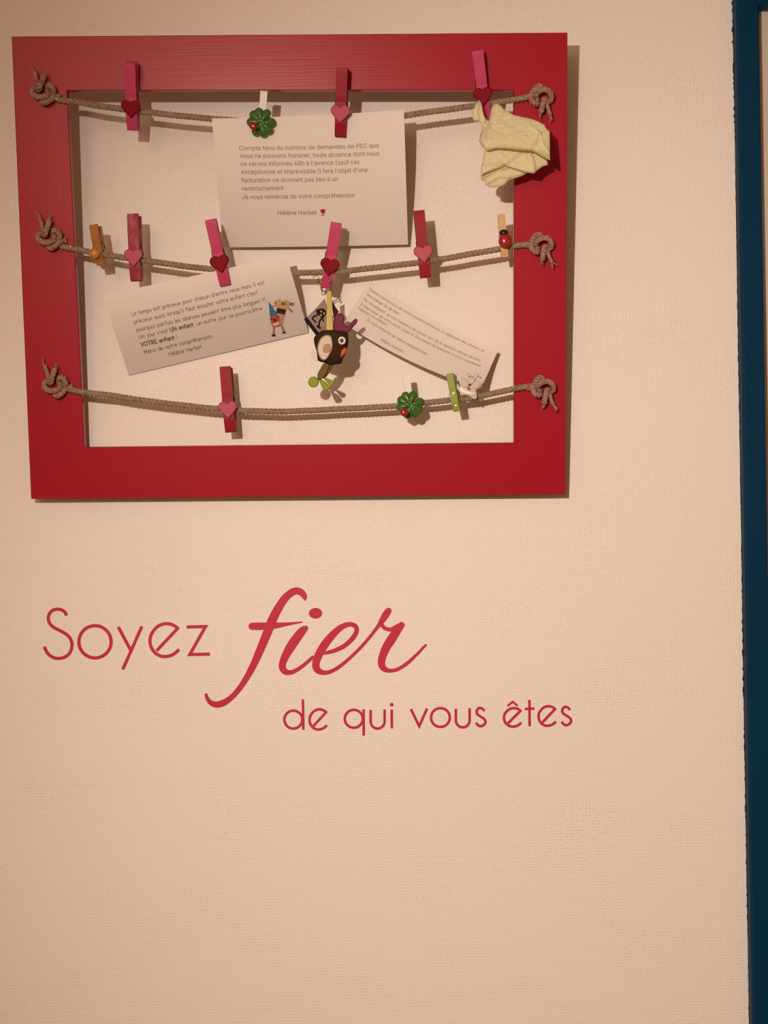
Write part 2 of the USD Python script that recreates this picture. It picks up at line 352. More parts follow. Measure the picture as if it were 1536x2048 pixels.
# ------------------------------------------------------------------ the red frame, leaning forward at the top
OUT = [(23, 73), (1135, 65), (1131, 989), (62, 998)]           # TL TR BR BL, front edge
INN = [(134, 181), (1028, 180), (1028, 886), (169, 895)]
o3 = [on_frame(*map(np.array, p)) for p in OUT]; i3 = [on_frame(*map(np.array, p)) for p in INN]
nrm = np.array([0, -1.0, -KH]); nrm /= np.linalg.norm(nrm)       # front normal (towards the room, tipped down)
FT = 0.0115
frame = thing('picture_frame', 'large crimson painted wooden frame leaning off the wall, strung with three ropes', 'frame', origin=(o3[3] + o3[2]) / 2)
def member(a, b, c, d):
    """A mitred board from four front corners, counter-clockwise seen from the room (a-b and c-d are the mitres), its long edges eased."""
    q = np.array([a, b, c, d]); k = 0.0009 / np.linalg.norm(b - a)
    f0 = np.array([a + (b - a) * k, b + (a - b) * k, c + (d - c) * k, d + (c - d) * k])
    v = np.vstack([f0, q - nrm * 0.0008, q - nrm * FT]); f = [(0, 1, 2), (0, 2, 3), (8, 10, 9), (8, 11, 10)]
    for s in (0, 4):
        for i in range(4):
            j = (i + 1) % 4; f += [(s + i, s + 4 + i, s + 4 + j), (s + i, s + 4 + j, s + j)]
    return v, np.array(f)
obj('rail', member(o3[0], i3[0], i3[1], o3[1]), M_red_h, frame)
obj('rail', member(i3[3], o3[3], o3[2], i3[2]), M_red_h, frame)
obj('stile', member(i3[0], o3[0], o3[3], i3[3]), M_red_v, frame)
obj('stile', member(o3[1], i3[1], i3[2], o3[2]), M_red_v, frame)
for px, py in ((110, 950), (1080, 940), (90, 120), (1080, 118)):   # spacers that hold it off the wall
    c = on_frame(np.array(px), np.array(py)); hb = hf(c[2]) - FT
    obj('spacer', bx(c[0] - 0.010, c[0] + 0.010, -hb + 0.0006, -0.0002, c[2] - 0.008, c[2] + 0.008), M_wood, frame)

# ------------------------------------------------------------------ the three ropes
ROPES = [
    [(112, 197), (128.5, 201), (153, 203.5), (191, 210.5), (235, 217), (301, 225), (355, 231), (420, 237), (500, 243), (600, 246), (700, 243), (760, 238), (810, 231), (862, 223.5), (911, 217), (960, 210), (1010, 202.5), (1042, 197), (1056, 194)],
    [(121, 492), (140, 496), (159, 499), (187, 506), (215, 509.5), (246, 515), (299, 522), (352, 530), (415, 537.5), (500, 544), (560, 545.5), (608, 545.5), (677, 543.5), (693, 542), (758, 534.5), (823, 527), (872, 520.5), (930, 510), (977, 502), (1024, 493), (1062, 488)],
    [(134, 777), (150, 781), (167, 784.5), (223, 791), (288, 801), (353, 809), (418, 816), (483, 821), (560, 823), (620, 821), (680, 818), (742, 815), (796, 811.5), (842, 806.5), (899, 800.5), (936, 796.5), (977, 789), (1024, 778.5), (1066, 771)]]
RR = 0.0031
KNOT = [(430, 600, 0), (545, 575, 1), (610, 470, 4), (690, 375, 6.5), (775, 370, 6), (800, 440, 3), (735, 500, 0), (640, 560, 0.5), (575, 655, 4), (620, 755, 6.5), (705, 790, 5), (745, 720, 1), (700, 600, 1), (705, 520, 6),
        (790, 470, 8.5), (910, 465, 9), (1010, 530, 8), (1050, 620, 5), (1000, 690, 2), (920, 650, 3), (885, 690, 6.5), (860, 790, 7.5), (835, 900, 7), (822, 985, 6)]
KEND = [(960, 640, 2), (960, 730, 5), (975, 830, 6.5), (1005, 930, 6.5), (1060, 1035, 6)]
def knot(cx, cy, sx, sy, ang, scale=1.0, seed=0):
    ca, sa = math.cos(ang), math.sin(ang); out = []
    for path, r, pit in ((KNOT, 0.0030, 0.0115), (KEND, 0.0021, 0.008)):
        p = cr(np.array(path, float), 7)
        x = (p[:, 0] - 780) / 12.8 * sx * scale; y = (p[:, 1] - 620) / 12.8 * sy * scale
        w = on_frame(cx + x * ca - y * sa, cy + x * sa + y * ca, 0.0026)
        w[:, 1] -= p[:, 2] * 0.0014
        out += twist(w, r, pit, 0.0009, seed, 7)
        # frayed end
        e = w[-1]; t = w[-1] - w[-3]; t /= np.linalg.norm(t)
        for k in range(5):
            d = t + rng.normal(0, 0.3, 3); out.append(tube(np.array([e - t * 0.001, e + d * 0.0028, e + d * 0.005 + rng.normal(0, 0.0004, 3)]), [0.0007, 0.0006, 0.0003], 5))
    return join(*out)
rope_names = ['hemp rope sagging across the top of the red frame, knotted at both ends', 'hemp rope sagging across the middle of the red frame, knotted at both ends', 'hemp rope sagging across the bottom of the red frame, knotted at both ends']
KC = [((91, 187), (1079, 198)), ((103, 476), (1079, 493)), ((115, 770), (1083, 778))]
rope_path = []
for k in range(3):
    p = cr(np.array(ROPES[k], float), 10); w = on_frame(p[:, 0], p[:, 1], RR + 0.0008)
    rope_path.append(w)
    r = thing('rope', rope_names[k], 'rope', 'ropes strung across the red frame', origin=w[len(w) // 2])
    for s in twist(w, RR, 0.0135, 0.0011, k): obj('strand', s, M_hemp, r, smooth=True)
    (lx, ly), (rx_, ry_) = KC[k]
    obj('knot', knot(lx, ly, -1, -1, (0.15, 0.1, 0.05)[k], 1.12, k), M_hemp_red, r, smooth=True)
    obj('knot', knot(rx_, ry_, 1, 1, (0.08, 0.0, 0.0)[k], 1.06, k + 5), M_hemp_red, r, smooth=True)
    for (nx, ny) in ([(112, 198), (1043, 197)], [(141, 493)], [(1052, 775)])[k]:
        c = on_frame(np.array(nx), np.array(ny), 2 * RR + 0.0006)
        obj('nail', ball(c, 0.0012, 2, (1, 0.7, 1)), M_nail, r, smooth=True)
def rope_at(k, px):
    pr = project(rope_path[k]); i = np.argmin(np.abs(pr[:, 0] - px)); return rope_path[k][i], pr[i]

# ------------------------------------------------------------------ the three notes: their shapes
class Sheet:
    """A note: a bent patch from pixel corners (TL, TR, BR, BL), their standoffs, and the middles of the top and bottom edges."""
    def __init__(self, c, h, tm=None, bm=None, hm=0.0):
        self.c, self.h = np.array(c, float), np.array(h, float)
        tl, tr_, br, bl = self.c
        self.tm = np.array(tm, float) if tm is not None else (tl + tr_) / 2; self.bm = np.array(bm, float) if bm is not None else (bl + br) / 2; self.hm = hm
    def P(self, u, v):
        u = np.asarray(u, float); v = np.asarray(v, float); tl, tr_, br, bl = self.c
        q = lambda a, m_, b: ((1 - u) * (1 - 2 * u))[..., None] * a + (4 * u * (1 - u))[..., None] * m_ + (u * (2 * u - 1))[..., None] * b
        p = (1 - v)[..., None] * q(tl, self.tm, tr_) + v[..., None] * q(bl, self.bm, br)
        h0, h1, h2, h3 = self.h
        e = np.clip(v, 0, 2) ** 1.7; h = (1 - e) * ((1 - u) * h0 + u * h1) + e * ((1 - u) * h3 + u * h2) + self.hm * 16 * u * (1 - u) * v * (1 - v)
        return at(p[..., 0], p[..., 1], h)
    def uv(self, px, py):
        t = np.stack([np.asarray(px, float), np.asarray(py, float)], -1); u = np.full(t.shape[:-1], .5); v = u.copy(); e = 1e-4
        for _ in range(8):
            p = project(self.P(u, v)); du = (project(self.P(u + e, v)) - p) / e; dv = (project(self.P(u, v + e)) - p) / e
            d = t - p; det = du[..., 0] * dv[..., 1] - du[..., 1] * dv[..., 0]
            u = u + (d[..., 0] * dv[..., 1] - d[..., 1] * dv[..., 0]) / det; v = v + (du[..., 0] * d[..., 1] - du[..., 1] * d[..., 0]) / det
        return u, v
    def mesh(self, nu=64, nv=44, t=0.0002):
        u, v = np.meshgrid(np.linspace(0, 1, nu), np.linspace(0, 1, nv)); a = self.P(u, v).reshape(-1, 3); b = a + np.array([0, t, 0])
        i = (np.arange(nv - 1)[:, None] * nu + np.arange(nu - 1)[None]).ravel()
        f = np.stack([i, i + nu, i + nu + 1, i + 1], 1); n = nu * nv
        f = np.vstack([f, f[:, ::-1] + n])
        rim = np.r_[np.arange(nu), np.arange(1, nv) * nu + nu - 1, (nv - 1) * nu + np.arange(nu - 2, -1, -1), np.arange(nv - 2, 0, -1) * nu]; r2 = np.roll(rim, -1)
        return np.vstack([a, b]), np.vstack([f, np.stack([rim, r2, r2 + n, rim + n], 1)])
    def printed(self, v2, f, lift=0.0003):
        """Maps a mesh with x, y in note (u, v) onto the sheet."""
        p = self.P(v2[:, 0], v2[:, 1]); p[:, 1] -= lift; return p, f
    def ink(self, poly_px, lift=0.0003):
        vs = []
        for g in getattr(poly_px, 'geoms', [poly_px]):
            g = g.segmentize(6.0)
            v, f = trimesh.creation.triangulate_polygon(g, engine='earcut'); u, w = self.uv(v[:, 0], v[:, 1]); vs.append(self.printed(np.stack([u, w], 1), np.asarray(f), lift))
        v, f = join(*vs); n = np.cross(v[f[:, 1]] - v[f[:, 0]], v[f[:, 2]] - v[f[:, 0]]); f[n[:, 1] > 0] = f[n[:, 1] > 0][:, ::-1]
        return v, f
    def line(self, geom2d, width, p0, p1, unit):
        """Writes 2D lettering of the given width from pixel p0 to p1 (baseline); unit = pixel height of one lettering unit."""
        (u0, v0), (u1, v1) = self.uv(*map(np.array, p0)), self.uv(*map(np.array, p1))
        A = self.P(np.array(u0), np.array(v0)); B = self.P(np.array(u1), np.array(v1))
        ev = np.linalg.norm(self.P(np.array(.5), np.array(.55)) - self.P(np.array(.5), np.array(.45))) * 10
        hgt = unit / F_ * (DC - 0.02) / ev
        out = []
        v, f = geom2d
        s = v[:, 0] / width; dirv = v1 - v0
        uu = u0 + (u1 - u0) * s; vv = v0 + dirv * s - v[:, 1] * hgt
        p, f = self.printed(np.stack([uu, vv], 1), f)
        n = np.cross(p[f[:, 1]] - p[f[:, 0]], p[f[:, 2]] - p[f[:, 0]]); f = f.copy(); f[n[:, 1] > 0] = f[n[:, 1] > 0][:, ::-1]
        return p, f
def clear_of(k, px): return -rope_at(k, px)[0][1] + 1.14 * RR + 0.0007          # just in front of a rope
f1, f2, f3 = (lambda px: clear_of(0, px)), (lambda px: clear_of(1, px)), clear_of(2, 911)
s1 = Sheet([(423.5, 237), (808, 219.5), (816, 489), (446, 494.5)], [f1(440) + 0.0012, f1(800) + 0.0016, 0.018, 0.020], tm=(617, 231), bm=(632, 493), hm=-0.002)
s2 = Sheet([(204.5, 590), (572.5, 509), (617, 665), (257.5, 750.5)], [f2(380) - 0.004, (f2(583) - 0.001) / 0.90 + 0.002, 0.004, 0.003], tm=(386, 552), bm=(437, 708))
s3 = Sheet([(740, 561.5), (996, 702), (962, 777), (686, 645.5)], [0.010, 0.020, f3 + 0.003, 0.034], tm=(864, 637.5), bm=(820, 722), hm=0.002)
def grip(sheet, k, px, jx, jy, pitch=0.05):
    """How far forward a peg sits on rope k so that its jaws close on the sheet."""
    p = sheet.P(*sheet.uv(np.array(float(jx)), np.array(float(jy)))); return -p[1] + rope_at(k, px)[0][1] + 0.0006 + 0.017 * math.sin(pitch)

# ------------------------------------------------------------------ clothes pegs
def rx(a): c, s = math.cos(a), math.sin(a); return np.array([[1, 0, 0, 0], [0, c, -s, 0], [0, s, c, 0], [0, 0, 0, 1.0]])
def ry(a): c, s = math.cos(a), math.sin(a); return np.array([[c, 0, s, 0], [0, 1, 0, 0], [-s, 0, c, 0], [0, 0, 0, 1.0]])
def rz(a): c, s = math.cos(a), math.sin(a); return np.array([[c, -s, 0, 0], [s, c, 0, 0], [0, 0, 1, 0], [0, 0, 0, 1.0]])
def tr(v): M = np.eye(4); M[:3, 3] = v; return M
def prong(lb, lt, w, ty, rr, sign):
    """Half a peg: side profile in (y, z), swept across x. sign -1 = half facing the room."""
    s = lt / 0.046; g = 0.0030 * min(1, ty)
    y0 = 0.0004
    prof = [(y0, -lb), (y0, -rr * 1.25)]
    for a in np.linspace(-60, 60, 7): prof.append((rr * 1.02 * math.cos(math.radians(a)), rr * 1.1 * math.sin(math.radians(a))))
    zc = 0.0155 * s
    prof += [(y0, rr * 1.3), (y0, zc - 0.0045 * s), (g, zc - 0.0035 * s), (g, zc + 0.0035 * s), (y0 + 0.0012 * ty, zc + 0.0045 * s), (0.0034 * ty, lt),
             (0.0075 * ty, lt + 0.0004), (0.0080 * ty, lt - 0.004 * s), (0.0080 * ty, zc + 0.006 * s), (0.0074 * ty, zc), (0.0080 * ty, zc - 0.006 * s), (0.0076 * ty, -lb * 0.25), (0.0044 * ty, -lb + 0.001), (0.0036 * ty, -lb)]
    if sign < 0: prof = [(-a, b) for a, b in prof]
    poly = Polygon(prof).buffer(0)
    e = trimesh.creation.extrude_polygon(poly, w, engine='earcut'); v = np.array(e.vertices)
    return np.stack([v[:, 2] - w / 2, v[:, 0], v[:, 1]], 1), np.array(e.faces)
def spring(lt, w, ty):
    s = lt / 0.046; zc = 0.0155 * s; R = 0.0024 * min(1, ty); wr = 0.00055 * (0.6 + 0.4 * s); yo = 0.0080 * ty + wr * 0.6
    a = np.linspace(0, 2 * math.pi * 4, 60)
    coil = np.stack([np.linspace(-w * 0.42, w * 0.42, 60), R * np.sin(a), zc + R * np.cos(a)], 1)
    out = [tube(coil, wr, 6)]
    for sg in (-1, 1):
        x = sg * (w / 2 + wr * 0.6)
        arm = np.array([(sg * w * 0.42, 0, zc + R), (x, sg * 0.001, zc + R * 0.9), (x, sg * yo * 0.6, zc - 0.003 * s), (x, sg * yo, zc - 0.0065 * s), (x * 0.3, sg * yo, zc - 0.0072 * s), (-x * 0.55, sg * yo, zc - 0.0072 * s)])
        out.append(tube(cr(arm, 5), wr, 6))
    return join(*out)
def heart_poly(w):
    lobe = [Point(sx * 0.225 * w, 0.14 * w).buffer(0.275 * w, quad_segs=12) for sx in (-1, 1)]; tip = Point(0, -0.50 * w).buffer(0.012 * w)
    return unary_union([unary_union([l, tip]).convex_hull for l in lobe] + [LineString([(0, -0.4 * w), (0, 0.2 * w)]).buffer(0.05 * w)])
LB, LT, PW = 0.0180, 0.0510, 0.0114
HZ = 0.0062
def build_peg(node, mp, mh):
    obj('prong', prong(LB, LT, PW, 1.0, RR, -1), mp, node, local=True)
    obj('prong', prong(LB, LT - 0.001, PW, 1.0, RR, 1), mp, node, local=True)
    obj('spring', spring(LT, PW, 1.0), M_steel, node, smooth=40, local=True)
    hp = pillow(heart_poly(0.0202), 0.0013, 0.0006, 0.0009)
    obj('heart', move_mesh(hp, tr((0, -0.0095, HZ))), mh, node, smooth=50, local=True)
def peg_matrix(k, px, top, bot, pitch=0.0, yaw=0.0, lift=0.0, slide=0.0):
    p, pp = rope_at(k, px)
    q = at(np.array(px), np.array(pp[1]), -p[1] + lift)
    d = at(np.array(top[0]), np.array(top[1]), 0.08) - at(np.array(bot[0]), np.array(bot[1]), 0.08)
    ang = math.atan2(d[0], d[2])
    return tr(q) @ ry(ang) @ tr((0, 0, slide)) @ rx(pitch) @ rz(yaw)
G_HEART = 'heart clothespins along the ropes'
PEGS = [  # rope, px on rope, top, bottom, kind, pitch, yaw, label
    (0, 266, (271, 124), (266, 253), 'P', 0.46, -0.06, 'pink clothespin with dark red heart, overlapping the top rail at the upper left', 0, -0.002),
    (1, 444, (430, 434), (457, 566), 'P', 0.30, 0.0, 'pink clothespin with dark red heart, holding the note with the printed clown', grip(s2, 1, 444, 455, 560, 0.30), 0.002),
    (1, 657, (671, 446), (648, 575), 'P', 0.28, 0.08, 'pink clothespin with dark red heart, holding the key ring of the felt bird', 0, 0.001),
    (0, 967, (956, 102), (977, 238), 'P', 0.36, 0.0, 'tilted pink clothespin with dark red heart, gripping the crumpled cream paper', 0, 0.004),
    (0, 682, (685, 135), (679, 275), 'R', 0.30, -0.06, 'red clothespin with pink heart, holding the large typed note on the top rope', grip(s1, 0, 682, 680, 270, 0.30), 0.003),
    (1, 848, (836, 423), (850, 556), 'R', 0.05, 0.0, 'red clothespin with pink heart, empty, on the middle rope above the slanting small-print note', 0, 0.0015),
    (2, 459, (453, 737), (463, 866), 'R', 0.03, -0.08, 'red clothespin with pink heart, alone on the left half of the bottom rope', 0, -0.006),
    (1, 272, (272, 432), (276, 565), 'W', 0.05, -0.12, 'worn patchy red clothespin with pink heart, next to the orange bead peg', 0, -0.005)]
proto = {}
for (k, px, top, bot, kd, pitch, yaw, lab, lift, slide) in PEGS:
    M = peg_matrix(k, px, top, bot, pitch, yaw, lift, slide)
    node = thing('clothespin', lab, 'clothespin', G_HEART, matrix=M)
    if kd not in proto:
        build_peg(node, {'P': M_pink, 'R': M_dred, 'W': M_worn}[kd], {'P': M_hred, 'R': M_hpink, 'W': M_hpink}[kd]); proto[kd] = node
    else:
        node.prim.GetReferences().AddInternalReference(proto[kd].path)
        node.prim.SetInstanceable(True)
        custom(node.prim, label=lab, category='clothespin', group=G_HEART)

# small pegs
SB, ST, SW, STY = 0.0125, 0.029, 0.0074, 0.70
def build_small(node, m_, lb=SB, lt=ST, w=SW):
    obj('prong', prong(lb, lt, w, STY, RR, -1), m_, node, local=True)
    obj('prong', prong(lb, lt - 0.0012, w, STY, RR, 1), m_, node, local=True)
    obj('spring', spring(lt, w, STY), M_steel, node, smooth=40, local=True)
YF = -0.0080 * STY                              # front face of a small peg
def clover_peg(k, px, top, bot, label, pitch, yaw, cl, ladyat, rot, lift=0.0):
    M = peg_matrix(k, px, top, bot, pitch, yaw, lift); node = thing('clover_clothespin', label, 'clothespin', 'clover clothespins', matrix=M)
    build_small(node, M_white_pin, 0.0105, 0.0305)
    y = YF - 0.0022
    for i in range(4):
        a = rot + i * math.pi / 2 + (0.12 if i % 2 else -0.1)
        hp = heart_poly(0.0170); 
        def hfun(p, d, h): return h * (1 - 0.55 * np.exp(-(p[:, 0] / 0.0011) ** 2))
        lf = pillow(hp, 0.0032, 0.0055, 0.0007, back=0.35, hfun=hfun)
        lf = move_mesh(lf, tr((cl[0], y, cl[1])) @ ry(a) @ rx(-0.25) @ tr((0, 0, 0.0079)))
        obj('leaf', lf, M_clover, node, smooth=True, local=True)
    sm = tube(cr(np.array([(cl[0], y + 0.001, cl[1]), (cl[0] - 0.004, y - 0.001, cl[1] - 0.006), (cl[0] - 0.004, y, cl[1] - 0.0115)]), 6), 0.0011, 6)
    obj('stem', sm, M_clover, node, smooth=True, local=True)
    lx, lz = ladyat
    T = tr((lx, y - 0.0030, lz)) @ ry(2.2)
    b = obj('ladybird', move_mesh(ball((0, 0, 0), 0.0046, 3, (0.85, 0.6, 1.05)), T), M_lady, node, smooth=True, local=True, label='small glossy red ladybird')
    obj('head', move_mesh(ball((0, -0.0002, 0.0045), 0.0026, 2, (1, 0.8, 0.8)), T), M_black, b, smooth=True, local=True)
    for sx, sz in ((0.0018, 0.001), (-0.0018, 0.001), (0.0017, -0.002), (-0.0017, -0.002)):
        obj('spot', move_mesh(ball((sx, -0.0022, sz), 0.0006, 1), T), M_black, b, smooth=True, local=True)
clover_peg(0, 524, (527, 183), (521, 262), 'white clothespin with green clover and ladybird, pinned over the large typed note', 0.10, 0.06, (-0.0005, -0.001), (-0.0082, -0.0062), 0.2, grip(s1, 0, 524, 522, 255, 0.10))
clover_peg(2, 820, (810, 752), (820, 828), 'white clothespin with green clover and ladybird on the bottom rope', 0.04, 0.0, (0.0002, -0.0004), (-0.0076, -0.0078), 0.12)
# orange peg with a bead
node = thing('bead_clothespin', 'small orange varnished clothespin with a round bead, by the left side of the frame', 'clothespin', matrix=peg_matrix(1, 200, (191, 450), (204, 534), 0.04, -0.32))
build_small(node, M_orange, 0.0118, 0.0300, 0.0088)
obj('bead', ball((-0.0012, YF - 0.0035, 0.0), 0.0056, 3), M_bead, node, smooth=True, local=True, label='shiny orange wooden bead')
# natural peg with a ladybird
node = thing('ladybird_clothespin', 'small natural wood clothespin with a big red ladybird, beside the right side of the frame', 'clothespin', matrix=peg_matrix(1, 1008, (1003, 427), (1011, 514), 0.05, -0.02))
build_small(node, M_wood, 0.0098, 0.0345)
b = obj('ladybird', ball((0.0012, YF - 0.0032, 0.0062), 0.0073, 3, (0.95, 0.62, 1.06)), M_lady, node, smooth=True, local=True, label='glossy red ladybird with black head')
obj('head', ball((0.0006, YF - 0.0022, 0.0150), 0.0047, 3, (1, 0.75, 0.75)), M_black, b, smooth=True, local=True)
for sx, sz in ((-0.0026, 0.0055), (0.0040, 0.0075), (-0.0004, 0.0032), (0.0048, 0.003), (-0.002, 0.0088)):
    obj('spot', ball((sx, YF - 0.0032 - 0.0043 * math.sqrt(max(0.05, 1 - ((sx - 0.0012) / 0.0069) ** 2 - ((sz - 0.0062) / 0.0077) ** 2)), sz), 0.00075, 1, (1, 0.5, 1)), M_black, b, smooth=True, local=True)
obj('seam', tube(np.array([(0.0016, YF - 0.0032 - 0.0046 * math.sqrt(max(0.0, 1 - ((z - 0.0062) / 0.0078) ** 2)), z) for z in np.linspace(0.0, 0.0125, 12)]), 0.00016, 5), M_black, b, local=True)
# green peg with a bee
M_bee = usdkit.material(stage, L + 'clear_white_plastic', {'p': ('principled_bsdf', {'base_color': (0.80, 0.76, 0.66), 'roughness': 0.12, 'specular_ior_level': 0.6}), 't': ('transparent_bsdf', {'color': (0.97, 0.95, 0.9)}), 'x': ('mix_closure', {'fac': 0.45})},
                        [('p.BSDF', 'x.closure1'), ('t.BSDF', 'x.closure2')], surface='x.closure')
M_beew = mat('bee_wing_print', (0.52, 0.44, 0.36), 0.4, 0.4)
M_beeb = mat('bee_white_print', (0.85, 0.82, 0.74), 0.15, 0.6)
M_hot = mat('bee_red_print', (0.50, 0.05, 0.04), 0.4, 0.4)
Mg = peg_matrix(2, 911, (902, 747), (916, 822), 0.02, -0.30, grip(s3, 2, 911, 912, 770))
node = thing('bee_clothespin', 'small olive green clothespin with a clear plastic bee, holding the slanting small-print note', 'clothespin', matrix=Mg)
build_small(node, M_green_pin, 0.0125, 0.0275)
for zz in (0.0070, -0.0062): obj('rivet', ball((0.0006, YF, zz), 0.0013, 2, (1, 0.5, 1.2)), M_beeb, node, smooth=True, local=True)
C2 = lambda x, y: (860 + x * 140 / 1536, 720 + y * 140 / 1536)
HBEE = hf(at(937, 772, 0.03)[2]) + 0.014
def cpoly(pts, smooth=0): return px_poly([C2(*p) for p in pts], smooth)
bee_out = [(600, 520), (670, 590), (640, 480), (690, 400), (760, 390), (830, 450), (870, 385), (940, 385), (980, 450), (1060, 440), (1130, 480), (1125, 560), (1070, 630), (1010, 660), (1030, 760), (1030, 830), (990, 865), (920, 840), (850, 790), (760, 770), (680, 780), (640, 690), (590, 640)]
bm = obj('bee', px_pillow(cpoly(bee_out, 4), HBEE, 0.0007, 0.9, 0.8), M_bee, node, smooth=40, label='flat clear plastic bee with white outline')
obj('wing', px_pillow(cpoly([(690, 430), (740, 400), (800, 450), (830, 540), (800, 600), (730, 580), (680, 520)], 4), HBEE + 0.0010, 0.0004, 0.8, 0.8), M_beew, bm, smooth=40)
obj('wing', px_pillow(cpoly([(930, 540), (990, 480), (1070, 460), (1100, 500), (1080, 580), (1020, 625), (950, 610)], 4), HBEE + 0.0010, 0.0004, 0.8, 0.8), M_beew, bm, smooth=40)
obj('head', px_pillow(cpoly([(840, 440), (880, 395), (940, 395), (975, 440), (960, 500), (905, 520), (850, 495)], 4), HBEE + 0.0010, 0.0006, 0.8, 0.8), M_beew, bm, smooth=40)
obj('body', px_pillow(cpoly([(645, 620), (700, 590), (790, 660), (900, 700), (970, 740), (960, 770), (860, 760), (760, 745), (660, 690)], 4), HBEE + 0.0011, 0.0007, 1.0, 0.7), M_beeb, bm, smooth=40)
obj('heart', px_pillow(cpoly([(815, 610), (850, 585), (885, 610), (880, 650), (850, 665), (820, 640)], 4), HBEE + 0.0012, 0.0005, 0.8, 0.6), M_hot, bm, smooth=40)
obj('mark', px_pillow(cpoly([(850, 530), (885, 520), (905, 550), (880, 570), (850, 560)], 3), HBEE + 0.0014, 0.0004, 0.8, 0.6), M_black, bm, smooth=40)
for path in ([(885, 395), (885, 340), (860, 300), (825, 300), (812, 318)], [(945, 395), (965, 345), (990, 305), (1030, 310), (1055, 330)]):
    q = np.array([C2(*p) for p in path]); w = at(q[:, 0], q[:, 1], HBEE)
    obj('antenna', tube(cr(w, 5), 0.00045, 6), M_beew, bm, smooth=True)
    obj('antenna_tip', ball(w[-1], 0.0009, 2), M_beew, bm, smooth=True)

